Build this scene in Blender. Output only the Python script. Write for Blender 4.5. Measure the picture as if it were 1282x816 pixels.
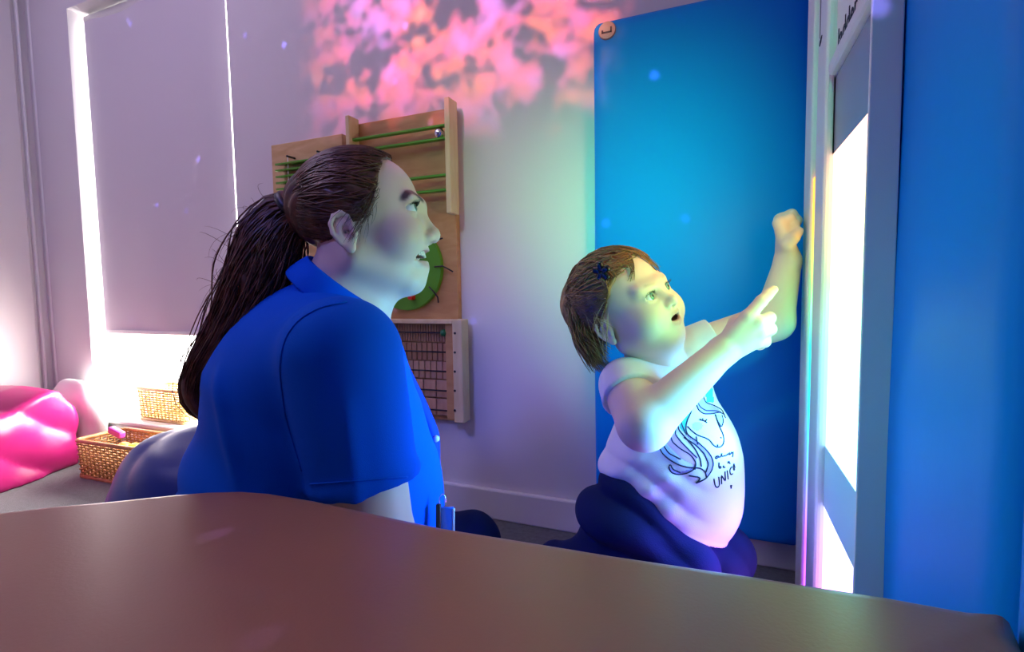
import bpy, bmesh, math, random
import numpy as np
from mathutils import Vector, Matrix
from mathutils.bvhtree import BVHTree
random.seed(7); RNG = np.random.default_rng(7)
SC = bpy.context.scene
for o in list(bpy.data.objects): bpy.data.objects.remove(o)
C = SC.collection
A = np.array

# ------------------------------------------------------------------ camera
FPX, CX, CY = 630.0, 641.0, 408.0
CAM = A([0, 0, .65])
yaw, pit, rol = math.radians(22.4), math.radians(3.9), math.radians(.9)
_f = A([-math.sin(yaw), math.cos(yaw), 0]); _r = A([math.cos(yaw), math.sin(yaw), 0]); _u = A([0, 0, 1.])
FW = _f*math.cos(pit) - _u*math.sin(pit)
_u1 = _u*math.cos(pit) + _f*math.sin(pit)
RT = _r*math.cos(rol) - _u1*math.sin(rol)
UP = _u1*math.cos(rol) + _r*math.sin(rol)
cd = bpy.data.cameras.new('camera'); cam = bpy.data.objects.new('camera', cd); C.objects.link(cam)
cd.sensor_width = 36; cd.lens = FPX/1282*36; cd.clip_start = .01
cam.matrix_world = Matrix(((RT[0], UP[0], -FW[0], CAM[0]), (RT[1], UP[1], -FW[1], CAM[1]), (RT[2], UP[2], -FW[2], CAM[2]), (0, 0, 0, 1)))
SC.camera = cam
def ray(px, py): return FW + (px-CX)/FPX*RT - (py-CY)/FPX*UP
def P(px, py, t): return CAM + t*ray(px, py)
def onY(px, py, Y): d = ray(px, py); return CAM + d*(Y-CAM[1])/d[1]
def onX(px, py, X): d = ray(px, py); return CAM + d*(X-CAM[0])/d[0]
def onZ(px, py, Z): d = ray(px, py); return CAM + d*(Z-CAM[2])/d[2]
def WZ(px, t, z): p = P(px, 408, t); p[2] = z; return p

# ------------------------------------------------------------------ light and exposure
SC.view_settings.view_transform = 'Standard'; SC.view_settings.look = 'None'
SC.view_settings.exposure = 0.0; SC.view_settings.gamma = 1; SC.view_settings.use_curve_mapping = False
w = bpy.data.worlds.new('daylight'); SC.world = w; w.use_nodes = True
w.node_tree.nodes['Background'].inputs[0].default_value = (1.0, .95, .93, 1)
w.node_tree.nodes['Background'].inputs[1].default_value = 9.0
BACK_Y, LEFT_X, RIGHT_X, FRONT_Y, CEIL = 1.285, -2.76, .225, -1.6, 2.4
def area(name, loc, target, sx, sy, power, col):
    l = bpy.data.lights.new(name, 'AREA'); l.shape = 'RECTANGLE'; l.size = sx; l.size_y = sy; l.energy = power; l.color = col
    o = bpy.data.objects.new(name, l); C.objects.link(o); o.location = loc
    o.rotation_euler = (Vector(target)-Vector(loc)).to_track_quat('-Z', 'Y').to_euler(); return o
area('added_violet_fill', (-1.75, .25, 2.34), (-1.75, .35, 0), 1.3, 1.0, 13, (.76, .62, 1.0))  # added overhead fill, out of view, for the violet ambient
area('added_blue_fill', (-2.3, -1.3, 1.5), (-.5, 1.0, .5), .3, .3, 1.2, (.32, .25, 1.0))  # added unseen blue fill from behind the viewer
area('daylight_entry', (-2.0, 1.66, .50), (-2.75, .6, .42), .9, .7, 75, (1.0, .86, .83))
PROJ = (-1.0, -1.25, 2.1)
def projector():
    l = bpy.data.lights.new('image_projector', 'SPOT'); l.energy = 520; l.spot_size = math.radians(70); l.spot_blend = .1; l.shadow_soft_size = .01
    o = bpy.data.objects.new('image_projector', l); C.objects.link(o); o.location = PROJ
    tgt = onY(585, 20, BACK_Y)
    o.rotation_euler = (Vector(tgt)-Vector(PROJ)).to_track_quat('-Z', 'Y').to_euler()
    l.use_nodes = True; nt = l.node_tree; N = nt.nodes.new; L = nt.links.new
    em = nt.nodes['Emission']; tc = N('ShaderNodeTexCoord'); sp = N('ShaderNodeSeparateXYZ'); L(tc.outputs['Normal'], sp.inputs[0])
    def M(op, a, b=None, c=None):
        n = N('ShaderNodeMath'); n.operation = op
        for i, v in enumerate((a, b, c)):
            if v is None: continue
            if isinstance(v, (int, float)): n.inputs[i].default_value = v
            else: L(v, n.inputs[i])
        return n.outputs[0]
    nz = M('MULTIPLY', sp.outputs[2], -1); u = M('DIVIDE', sp.outputs[0], nz); v = M('DIVIDE', sp.outputs[1], nz)
    cb = N('ShaderNodeCombineXYZ'); L(u, cb.inputs[0]); L(v, cb.inputs[1])
    def noise(scale, det, off, rough=.55):
        mp = N('ShaderNodeMapping'); mp.inputs['Location'].default_value = off; L(cb.outputs[0], mp.inputs[0])
        n = N('ShaderNodeTexNoise'); n.inputs['Scale'].default_value = scale; n.inputs['Detail'].default_value = det; n.inputs['Roughness'].default_value = rough
        L(mp.outputs[0], n.inputs['Vector']); return n.outputs[0]
    def ramp(f, stops):
        r = N('ShaderNodeValToRGB'); L(f, r.inputs[0]); e = r.color_ramp.elements
        while len(e) < len(stops): e.new(.5)
        for k, (p, c) in enumerate(stops): e[k].position = p; e[k].color = (*c, 1)
        return r.outputs[0]
    blob = noise(13, 8, (3.1, 1.7, 0), .6); hue = noise(12, 5, (8, 2, 1), .7); cell = noise(48, 3, (1, 5, 2), .6)
    # coral reef picture: soft mask fading out to the left and below
    lin = M('ADD', M('MULTIPLY', u, 1.25), M('MULTIPLY', v, 1.9))
    edge = M('SMOOTH_MAX', M('ADD', lin, .36), 0.0, .1)
    mu = M('MINIMUM', M('MULTIPLY', M('MAXIMUM', M('ADD', u, .235), 0), 9), 1)
    mv = M('MINIMUM', M('MULTIPLY', M('MAXIMUM', M('ADD', v, .125), 0), 12), 1)
    mr = M('MINIMUM', M('MULTIPLY', M('MAXIMUM', M('SUBTRACT', .165, u), 0), 30), 1)
    m = M('MULTIPLY', M('MULTIPLY', mu, mv), mr)
    val = M('ADD', blob, M('MULTIPLY', M('SUBTRACT', cell, .5), .55))
    bm_ = ramp(val, [(.45, (0, 0, 0)), (.48, (.35, .35, .35)), (.52, (.8, .8, .8)), (.60, (1.0, 1.0, 1.0))])
    colr = ramp(hue, [(.28, (.32, .18, .75)), (.42, (.75, .16, .55)), (.5, (1, .11, .26)), (.60, (1, .15, .03)), (.72, (1, .45, .42))])
    mix = N('ShaderNodeMix'); mix.data_type = 'RGBA'; mix.blend_type = 'MULTIPLY'; mix.inputs[0].default_value = 1
    L(bm_, mix.inputs[6]); L(colr, mix.inputs[7])
    mp = N('ShaderNodeMapping'); mp.inputs['Scale'].default_value = (9, 9, 9); L(cb.outputs[0], mp.inputs[0])
    vo = N('ShaderNodeTexVoronoi'); vo.inputs['Scale'].default_value = 2.6; L(mp.outputs[0], vo.inputs['Vector'])
    dots = M('MULTIPLY', M('LESS_THAN', vo.outputs['Distance'], .055), 1.8)
    dc = N('ShaderNodeCombineColor'); L(M('MULTIPLY', dots, .25), dc.inputs[0]); L(M('MULTIPLY', dots, .2), dc.inputs[1]); L(dots, dc.inputs[2])
    sc = N('ShaderNodeVectorMath'); sc.operation = 'SCALE'; L(mix.outputs[2], sc.inputs[0]); L(m, sc.inputs[3])
    ad = N('ShaderNodeVectorMath'); ad.operation = 'ADD'; L(sc.outputs[0], ad.inputs[0]); L(dc.outputs[0], ad.inputs[1])
    L(ad.outputs[0], em.inputs[0])
projector()

# added coloured spots, out of view, tinting the pads, back wall and block
def spot(name, loc, px, py, surf, cone, power, col):
    l = bpy.data.lights.new(name, 'SPOT'); l.energy = power; l.spot_size = math.radians(cone); l.spot_blend = 1; l.shadow_soft_size = .22; l.color = col
    o = bpy.data.objects.new(name, l); C.objects.link(o); o.location = loc; tgt = onY(px, py, surf) if surf > 1 else onX(px, py, surf) if surf < .3 else onZ(px, py, surf)
    o.rotation_euler = (Vector(tgt)-Vector(loc)).to_track_quat('-Z', 'Y').to_euler()
spot('added_tint_spot', (-.40, -.9, 2.2), 822, 275, 1.238, 14.5, 430, (.0, 1.0, .50))
spot('added_tint_spot', (-.75, -.9, 2.2), 640, 225, 1.285, 14, 95, (.45, 1.0, .55))
spot('added_tint_spot', (-.75, -.9, 2.2), 640, 490, 1.285, 18, 130, (.20, .22, 1.0))
spot('added_tint_spot', (-1.5, -.3, 1.6), 1175, 490, .18, 15, 75, (.0, 1.0, .8))
spot('added_tint_spot', (-.30, .15, 1.9), 1040, 745, .437, 7, 50, (.05, 1.0, .25))

# ------------------------------------------------------------------ materials
MATS = {}
def mat(name, col, rough=.6, spec=.5, bump=0, bscale=60, var=0, vscale=6, metal=0, sheen=0, attr=None, sss=0, coat=0, trans=0, bdet=3):
    if name in MATS: return MATS[name]
    m = bpy.data.materials.new(name); m.use_nodes = True; nt = m.node_tree; b = nt.nodes['Principled BSDF']; N = nt.nodes.new; L = nt.links.new
    b.inputs['Base Color'].default_value = (*col, 1); b.inputs['Roughness'].default_value = rough
    b.inputs['Specular IOR Level'].default_value = spec; b.inputs['Metallic'].default_value = metal
    b.inputs['Sheen Weight'].default_value = sheen; b.inputs['Coat Weight'].default_value = coat
    if sss: b.inputs['Subsurface Weight'].default_value = sss; b.inputs['Subsurface Radius'].default_value = (.012, .005, .003); b.inputs['Subsurface Scale'].default_value = 1
    if trans: b.inputs['Transmission Weight'].default_value = trans
    tc = N('ShaderNodeTexCoord')
    if attr:
        a = N('ShaderNodeAttribute'); a.attribute_name = attr; L(a.outputs['Color'], b.inputs['Base Color'])
    elif var:
        n = N('ShaderNodeTexNoise'); n.inputs['Scale'].default_value = vscale; n.inputs['Detail'].default_value = 4; L(tc.outputs['Object'], n.inputs['Vector'])
        r = N('ShaderNodeValToRGB'); L(n.outputs[0], r.inputs[0])
        r.color_ramp.elements[0].position = .3; r.color_ramp.elements[1].position = .7
        r.color_ramp.elements[0].color = (*[c*(1-var) for c in col], 1); r.color_ramp.elements[1].color = (*[min(1, c*(1+var)) for c in col], 1)
        L(r.outputs[0], b.inputs['Base Color'])
    if bump:
        n = N('ShaderNodeTexNoise'); n.inputs['Scale'].default_value = bscale; n.inputs['Detail'].default_value = bdet; L(tc.outputs['Object'], n.inputs['Vector'])
        bp = N('ShaderNodeBump'); bp.inputs['Strength'].default_value = bump; bp.inputs['Distance'].default_value = .002
        L(n.outputs[0], bp.inputs['Height']); L(bp.outputs[0], b.inputs['Normal'])
    MATS[name] = m; return m
def wood(name, c1, c2, scale=14, stretch=(1, 1, .12), rough=.5):
    m = mat(name, c1, rough); nt = m.node_tree; b = nt.nodes['Principled BSDF']; N = nt.nodes.new; L = nt.links.new
    tc = N('ShaderNodeTexCoord'); mp = N('ShaderNodeMapping'); mp.inputs['Scale'].default_value = stretch; L(tc.outputs['Object'], mp.inputs[0])
    n = N('ShaderNodeTexNoise'); n.inputs['Scale'].default_value = scale*4; n.inputs['Detail'].default_value = 5; n.inputs['Distortion'].default_value = .6; L(mp.outputs[0], n.inputs['Vector'])
    r = N('ShaderNodeValToRGB'); L(n.outputs[0], r.inputs[0]); e = r.color_ramp.elements
    e[0].position = .35; e[1].position = .7; e[0].color = (*c1, 1); e[1].color = (*c2, 1); L(r.outputs[0], b.inputs['Base Color']); return m
M_WALL = mat('wall_paint', (.74, .72, .74), .75, .3, bump=.12, bscale=180)
M_FRONT = mat('low_bounce_wall', (.10, .10, .28), .8)  # unseen wall, given a dark colour to cut its bounced light
M_CEIL = mat('ceiling_paint', (.7, .7, .72), .9)
M_TRIM = mat('white_gloss', (.78, .78, .78), .35)
M_CARPET = mat('grey_carpet', (.11, .12, .125), .95, .1, bump=.9, bscale=420, var=.25, vscale=90, sheen=.3)
M_DOOR = mat('door_paint', (.72, .70, .70), .45)
M_BLIND = mat('blind_fabric', (.68, .65, .70), .9, .1, bump=.1, bscale=500)
M_BLUEV = mat('blue_vinyl', (.0, .24, .76), .45, .22, bump=.10, bscale=40)
M_BROWN = mat('brown_vinyl', (.36, .16, .095), .33, .5, bump=.06, bscale=320, var=.05, vscale=4)
M_PLY = wood('birch_plywood', (.60, .38, .16), (.74, .52, .26), 9, (.25, 1, 1))
M_PLYD = wood('beech_board', (.50, .26, .09), (.60, .35, .14), 9, (.25, 1, 1))
M_PLYE = wood('pale_birch', (.70, .55, .28), (.80, .66, .38), 9, (1, 1, .2))
M_GREEN = mat('green_paint', (.10, .36, .02), .35)
M_BLACK = mat('black_metal', (.012, .012, .014), .4)
M_CHROME = mat('chrome', (.8, .8, .82), .08, metal=1)
M_RED = mat('red_plastic', (.75, .03, .02), .3)
M_PINK = mat('pink_vinyl', (.40, .015, .14), .30, .5, bump=.08, bscale=25)
M_NAVYV = mat('navy_vinyl', (.004, .028, .24), .4, .3, bump=.06, bscale=30)
M_WICK = wood('wicker', (.36, .17, .05), (.55, .30, .10), 30, (1, 1, 1), .45)
M_WICKP = wood('pale_wicker', (.62, .45, .16), (.75, .58, .25), 30, (1, 1, 1), .45)
M_WHITE = mat('white_plastic', (.8, .8, .8), .35)
M_WCLOTH = mat('white_cloth', (.8, .78, .76), .8)
M_POLO = mat('royal_blue_knit', (.0, .10, .68), .8, .08, bump=.22, bscale=900)
M_POLOD = mat('dark_blue_trim', (.003, .05, .50), .75, .25)
M_NAVY = mat('navy_jersey', (.003, .012, .075), .85, .2, bump=.25, bscale=500)
M_TEE = mat('white_jersey', (.80, .80, .82), .8, .2, bump=.15, bscale=700)
M_SKIN = mat('skin', (.8, .55, .43), .48, .45, attr='Col', sss=.12)
M_HAIRW = mat('brown_hair', (.13, .050, .021), .36, .55, var=.5, vscale=70)
M_HAIRC = mat('light_brown_hair', (.24, .11, .045), .40, .5, var=.45, vscale=70)
M_SCLERA = mat('eye_white', (.82, .82, .80), .12, attr='Col')
M_TEETH = mat('teeth', (.82, .78, .68), .25)
M_MOUTH = mat('mouth_inside', (.12, .02, .02), .5)
M_INK = mat('print_ink', (.015, .02, .05), .8)
M_LILAC = mat('print_lilac', (.42, .33, .72), .8); M_TEAL = mat('print_teal', (.05, .52, .45), .8); M_PALE = mat('print_pale_blue', (.50, .66, .85), .8); M_ROSE = mat('print_rose', (.72, .42, .66), .8)

# ------------------------------------------------------------------ mesh helpers
def tag(o, label, cat=None, group=None):
    o['label'] = label
    if cat: o['category'] = cat
    if group: o['group'] = group
    return o
def link(name, me, m, parent=None, smooth=True):
    o = bpy.data.objects.new(name, me); C.objects.link(o)
    if m is not None and not me.materials: me.materials.append(m)
    if smooth: me.polygons.foreach_set('use_smooth', np.ones(len(me.polygons), bool))
    if parent is not None:
        o.parent = parent; o.matrix_parent_inverse = parent_world(parent).inverted()
    return o
def parent_world(o):
    m = Matrix.LocRotScale(o.location, o.rotation_euler, o.scale)
    if o.parent: m = parent_world(o.parent) @ o.matrix_parent_inverse @ m
    return m
def mk(name, v, f, m, parent=None, smooth=True):
    me = bpy.data.meshes.new(name); me.from_pydata([tuple(map(float, q)) for q in v], [], [tuple(map(int, q)) for q in f]); me.update()
    return link(name, me, m, parent, smooth)
def from_bm(name, bm, m, parent=None, smooth=False):
    me = bpy.data.meshes.new(name); bmesh.ops.recalc_face_normals(bm, faces=bm.faces); bm.to_mesh(me); bm.free(); return link(name, me, m, parent, smooth)
def add_box(bm, lo, hi, bev=0, seg=1, M=None):
    lo, hi = A(lo, float), A(hi, float)
    lo, hi = np.minimum(lo, hi), np.maximum(lo, hi)
    r = bmesh.ops.create_cube(bm, size=1); vs = r['verts']
    for v in vs: v.co = Vector(((lo+hi)/2 + A(v.co)*(hi-lo)))
    if bev:
        es = list({e for v in vs for e in v.link_edges})
        r = bmesh.ops.bevel(bm, geom=es, offset=bev, segments=seg, affect='EDGES', profile=.5)
        vs = list({v for v in r['verts']} | {v for v in vs if v.is_valid})
    if M is not None: bmesh.ops.transform(bm, matrix=M, verts=vs)
    return vs
def box(name, lo, hi, m, parent=None, bev=0, seg=1, smooth=False, M=None):
    bm = bmesh.new(); add_box(bm, lo, hi, bev, seg, M); return from_bm(name, bm, m, parent, smooth)
def empty(name, loc, label=None, cat=None, group=None):
    o = bpy.data.objects.new(name, None); C.objects.link(o); o.location = Vector(loc); o.empty_display_size = .05
    if label: tag(o, label, cat, group)
    return o
def struct(o): o['kind'] = 'structure'; return o
def tube_geo(pts, rad, n=6, closed=False, cap=True):
    pts = A(pts, float); k = len(pts); rad = np.broadcast_to(A(rad, float), (k,))
    tan = np.gradient(pts, axis=0) if not closed else np.roll(pts, -1, 0)-np.roll(pts, 1, 0)
    tan /= np.linalg.norm(tan, axis=1)[:, None]+1e-12
    ref = A([.31, .22, .92]); nn = np.cross(tan, ref); nn /= np.linalg.norm(nn, axis=1)[:, None]+1e-9
    bb = np.cross(tan, nn); a = np.arange(n)*2*np.pi/n
    v = pts[:, None]+rad[:, None, None]*(np.cos(a)[None, :, None]*nn[:, None]+np.sin(a)[None, :, None]*bb[:, None])
    f = []
    for i in range(k if closed else k-1):
        for j in range(n):
            q = (i+1) % k; f.append((i*n+j, i*n+(j+1) % n, q*n+(j+1) % n, q*n+j))
    if cap and not closed: f.append(tuple(range(n))[::-1]); f.append(tuple((k-1)*n+j for j in range(n)))
    return v.reshape(-1, 3), f
def tube(name, pts, rad, m, parent=None, n=8, closed=False):
    v, f = tube_geo(pts, rad, n, closed); return mk(name, v, f, m, parent)
def tubes(name, lst, m, parent=None, n=5):
    V, F_, k = [], [], 0
    for pts, rad in lst:
        v, f = tube_geo(pts, rad, n); V.append(v); F_ += [tuple(i+k for i in q) for q in f]; k += len(v)
    return mk(name, np.concatenate(V), F_, m, parent)
def strands(name, paths, r0, m, parent=None, r1=.0002, n=3, smooth=True):
    """many tapered hairs, all with the same number of points; paths (S,K,3)"""
    p = A(paths, float); S, K, _ = p.shape
    tan = np.gradient(p, axis=1); tan /= np.linalg.norm(tan, axis=2)[..., None]+1e-9
    nn = np.cross(tan, A([.3, .2, .93])); nn /= np.linalg.norm(nn, axis=2)[..., None]+1e-9; bb = np.cross(tan, nn)
    a = np.arange(n)*2*np.pi/n; u = np.linspace(0, 1, K); rr = r0*(1-u**3)+r1
    rr = rr[None, :]*RNG.uniform(.6, 1.3, (S, 1))
    v = p[:, :, None]+rr[:, :, None, None]*(np.cos(a)[None, None, :, None]*nn[:, :, None]+np.sin(a)[None, None, :, None]*bb[:, :, None])
    i, j, s = np.meshgrid(np.arange(K-1), np.arange(n), np.arange(S), indexing='ij')
    b = s*K*n; f = np.stack([b+i*n+j, b+i*n+(j+1) % n, b+(i+1)*n+(j+1) % n, b+(i+1)*n+j], -1).reshape(-1, 4)
    return mk_np(name, v.reshape(-1, 3), f, m, parent)
def mk_np(name, v, f, m, parent=None, col=None):
    me = bpy.data.meshes.new(name); nv, nf = len(v), len(f)
    me.vertices.add(nv); me.vertices.foreach_set('co', np.ascontiguousarray(v, np.float32).ravel())
    me.loops.add(nf*4); me.loops.foreach_set('vertex_index', np.ascontiguousarray(f, np.int32).ravel())
    me.polygons.add(nf); me.polygons.foreach_set('loop_start', np.arange(nf, dtype=np.int32)*4)
    me.update(calc_edges=True); me.validate()
    if col is not None:
        at = me.color_attributes.new('Col', 'FLOAT_COLOR', 'POINT')
        at.data.foreach_set('color', np.concatenate([col, np.ones((nv, 1))], 1).astype(np.float32).ravel())
    return link(name, me, m, parent, True)

# ---- implicit surfaces: smooth-blended shapes meshed by sparse surface nets
def cap(p, a, b, ra, rb=None):
    rb = ra if rb is None else rb; a, b = A(a, np.float32), A(b, np.float32); d = b-a
    t = np.clip(((p-a)@d)/max(float(d@d), 1e-12), 0, 1).astype(np.float32)
    q = p-a-t[:, None]*d; return np.sqrt((q*q).sum(1))-(ra+t*(rb-ra))
def ell(p, c, r, B=None):
    q = p-A(c, np.float32)
    if B is not None: q = q@A(B, np.float32).T
    r = A(r, np.float32); k0 = np.sqrt(((q/r)**2).sum(1)); k1 = np.sqrt(((q/(r*r))**2).sum(1))+1e-9
    return k0*(k0-1)/k1
def rbox(p, c, h, r, B=None):
    q = p-A(c, np.float32)
    if B is not None: q = q@A(B, np.float32).T
    q = np.abs(q)-(A(h, np.float32)-r)
    return np.sqrt((np.maximum(q, 0)**2).sum(1))+np.minimum(q.max(1), 0)-r
def su(a, b, k):
    h = np.clip(.5+.5*(b-a)/k, 0, 1); return b*(1-h)+a*h-k*h*(1-h)
def ss(a, b, k): return -su(-a, b, k)       # a minus b
def si(a, b, k): return -su(-a, -b, k)      # intersection
def chain(p, pts, rads, k=.01):
    d = None
    for i in range(len(pts)-1):
        e = cap(p, pts[i], pts[i+1], rads[i], rads[i+1]); d = e if d is None else su(d, e, k)
    return d
def nets(sdf, lo, hi, h):
    Bn = 8; lo, hi = A(lo, float), A(hi, float); nb = np.ceil((hi-lo)/(h*Bn)).astype(int)+1
    g = np.stack(np.meshgrid(*[np.arange(n) for n in nb], indexing='ij'), -1).reshape(-1, 3)
    d = sdf((lo+(g+.5)*h*Bn).astype(np.float32)); g = g[np.abs(d) < h*Bn*.87*1.7]
    o = np.stack(np.meshgrid(*[np.arange(Bn+1)]*3, indexing='ij'), -1).reshape(-1, 3)
    vals = np.empty((len(g), (Bn+1)**3), np.float32)
    for s in range(0, len(g), 400):
        q = (lo+((g[s:s+400, None]*Bn+o[None])*h)).astype(np.float32).reshape(-1, 3); vals[s:s+400] = sdf(q).reshape(-1, (Bn+1)**3)
    v = vals.reshape(-1, Bn+1, Bn+1, Bn+1); off = [(i, j, k) for i in (0, 1) for j in (0, 1) for k in (0, 1)]
    cor = np.stack([v[:, i:i+Bn, j:j+Bn, k:k+Bn] for i, j, k in off], -1); ins = cor < 0; cnt = ins.sum(-1); mix = (cnt > 0) & (cnt < 8)
    bi, ci, cj, ck = np.nonzero(mix); cv = cor[mix]; cell = g[bi]*Bn+np.stack([ci, cj, ck], -1)
    acc = np.zeros((len(cv), 3)); n = np.zeros(len(cv)); offa = A(off, float)
    for a in range(8):
        for b in range(a+1, 8):
            if np.abs(offa[a]-offa[b]).sum() != 1: continue
            fa, fb = cv[:, a], cv[:, b]; x = (fa < 0) != (fb < 0); t = np.where(x, fa/np.where(x, fa-fb, 1), 0)
            acc += np.where(x[:, None], offa[a]+t[:, None]*(offa[b]-offa[a]), 0); n += x
    vert = lo+(cell+acc/n[:, None])*h
    D = nb*Bn+4; key = (cell[:, 0]*D[1]+cell[:, 1])*D[2]+cell[:, 2]; order = np.argsort(key); sk = key[order]
    def find(c):
        k = (c[:, 0]*D[1]+c[:, 1])*D[2]+c[:, 2]; i = np.clip(np.searchsorted(sk, k), 0, len(sk)-1); return np.where(sk[i] == k, order[i], -1)
    F_ = []; I3 = np.eye(3, dtype=int)
    for ax, idx in ((0, 4), (1, 2), (2, 1)):
        x = (cv[:, 0] < 0) != (cv[:, idx] < 0); c = cell[x]; s0 = cv[x, 0] < 0
        u, w_ = I3[(ax+1) % 3], I3[(ax+2) % 3]
        q = np.stack([find(c), find(c-u), find(c-u-w_), find(c-w_)], -1); ok = (q >= 0).all(1); q = q[ok]; s0 = s0[ok]
        q[~s0] = q[~s0][:, ::-1]; F_.append(q)
    return vert, np.concatenate(F_)
def sdf_obj(name, sdf, lo, hi, h, m, parent=None, colf=None):
    v, f = nets(sdf, lo, hi, h); return mk_np(name, v, f, m, parent, None if colf is None else colf(v))
def waves(p, specs):
    d = 0
    for (kx, ky, kz, ph, a) in specs: d = d+a*np.sin(p[:, 0]*kx+p[:, 1]*ky+p[:, 2]*kz+ph)
    return d
def bounds(pts, pad): pts = A(pts); return pts.min(0)-pad, pts.max(0)+pad
# ------------------------------------------------------------------ the room
wx0 = onY(97, 200, BACK_Y)[0]; wx1 = onY(291, 150, BACK_Y)[0]; wz0, wz1 = .13, onY(103, 3, BACK_Y)[2]
bm = bmesh.new(); T = .30
for lo, hi in (((LEFT_X, BACK_Y, 0), (wx0, BACK_Y+T, CEIL)), ((wx1, BACK_Y, 0), (RIGHT_X, BACK_Y+T, CEIL)),
               ((wx0, BACK_Y, 0), (wx1, BACK_Y+T, wz0)), ((wx0, BACK_Y, wz1), (wx1, BACK_Y+T, CEIL))): add_box(bm, lo, hi)
struct(from_bm('wall_back', bm, M_WALL))
struct(box('wall_left', (LEFT_X-.1, FRONT_Y, 0), (LEFT_X, BACK_Y+T, CEIL), M_WALL))
struct(box('wall_right', (RIGHT_X, FRONT_Y, 0), (RIGHT_X+.1, BACK_Y+T, CEIL), M_WALL))
struct(box('wall_front', (LEFT_X-.1, FRONT_Y-.1, 0), (RIGHT_X+.1, FRONT_Y, CEIL), M_FRONT))
struct(box('floor', (LEFT_X-.1, FRONT_Y-.1, -.05), (RIGHT_X+.1, BACK_Y+T, 0), M_CARPET))
struct(box('ceiling', (LEFT_X-.1, FRONT_Y-.1, CEIL), (RIGHT_X+.1, BACK_Y+T, CEIL+.05), M_CEIL))
struct(box('baseboard_back', (wx1+.02, BACK_Y-.016, 0), (RIGHT_X, BACK_Y, .088), M_TRIM, bev=.005, seg=2))
struct(box('baseboard_left', (LEFT_X, FRONT_Y, 0), (LEFT_X+.016, .62, .088), M_TRIM, bev=.005, seg=2))
# window with frame, panes and sill
wf = BACK_Y+.20
bm = bmesh.new(); fw = .05
for lo, hi in (((wx0, wf, wz0), (wx0+fw, wf+.06, wz1)), ((wx1-fw, wf, wz0), (wx1, wf+.06, wz1)), ((wx0, wf, wz0), (wx1, wf+.06, wz0+fw)), ((wx0, wf, wz1-fw), (wx1, wf+.06, wz1))): add_box(bm, lo, hi, .004)
win = struct(from_bm('window_1', bm, M_TRIM))
M_GLASS = bpy.data.materials.new('window_glass'); M_GLASS.use_nodes = True
_nt = M_GLASS.node_tree; _nt.nodes.clear(); _o = _nt.nodes.new('ShaderNodeOutputMaterial'); _mx = _nt.nodes.new('ShaderNodeMixShader')
_tr = _nt.nodes.new('ShaderNodeBsdfTransparent'); _gl = _nt.nodes.new('ShaderNodeBsdfGlossy'); _gl.inputs['Roughness'].default_value = .02; _mx.inputs[0].default_value = .06
_nt.links.new(_tr.outputs[0], _mx.inputs[1]); _nt.links.new(_gl.outputs[0], _mx.inputs[2]); _nt.links.new(_mx.outputs[0], _o.inputs[0])
box('pane', (wx0+fw, wf+.025, wz0+fw), (wx1-fw, wf+.031, wz1-fw), M_GLASS, win)
box('sill', (wx0, BACK_Y-.015, wz0-.002), (wx1, wf, wz0+.016), M_TRIM, win, bev=.004)
# roller blind hanging in the window reveal
by = BACK_Y+.045; bx0 = onY(118, 200, by)[0]; bz0 = onY(200, 419, by)[2]
bl = empty('roller_blind', ((bx0+wx1)/2, by, bz0), 'pale grey roller blind lowered over most of the bright window', 'blind')
nx = 24; xs = np.linspace(bx0, wx1-.064, nx)
vv, ff = [], []
for s, yy in ((0, by), (1, by+.0025)):
    for z in (bz0+.012, wz1-.03): vv += [(x, yy+.0025*math.sin(x*19), z) for x in xs]
for i in range(nx-1):
    ff += [(i, i+1, nx+i+1, nx+i), (2*nx+i+1, 2*nx+i, 3*nx+i, 3*nx+i+1), (i+1, i, 2*nx+i, 2*nx+i+1), (nx+i, nx+i+1, 3*nx+i+1, 3*nx+i)]
ff += [(0, nx, 3*nx, 2*nx), (nx-1, 3*nx-1, 4*nx-1, 2*nx-1)]
mk('blind_fabric', vv, ff, M_BLIND, bl, False)
box('bottom_bar', (bx0, by-.005, bz0), (wx1-.064, by+.008, bz0+.016), M_WHITE, bl, bev=.004, seg=2)
tube('roller', [(bx0, by+.02, wz1-.03), (wx1-.064, by+.02, wz1-.03)], .024, M_WHITE, bl, n=16)
# door and its frame in the left wall, right beside the corner
dy = onX(35, 250, LEFT_X)[1]
fr = struct(box('trim_1', (LEFT_X, dy, 0), (LEFT_X+.022, BACK_Y-.03, 2.1), M_TRIM, bev=.004)); 
box('frame_bead', (LEFT_X+.02, dy+.035, 0), (LEFT_X+.034, dy+.075, 2.1), M_TRIM, fr, bev=.004)
dr = struct(box('door_1', (LEFT_X, dy-.85, .005), (LEFT_X+.012, dy-.012, 2.06), M_DOOR, bev=.003))
hb = tube('door_handle', [(LEFT_X+.012, dy-.80, 1.0), (LEFT_X+.055, dy-.80, 1.0), (LEFT_X+.06, dy-.78, 1.0), (LEFT_X+.06, dy-.68, 1.0)], .009, M_CHROME, dr)

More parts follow.
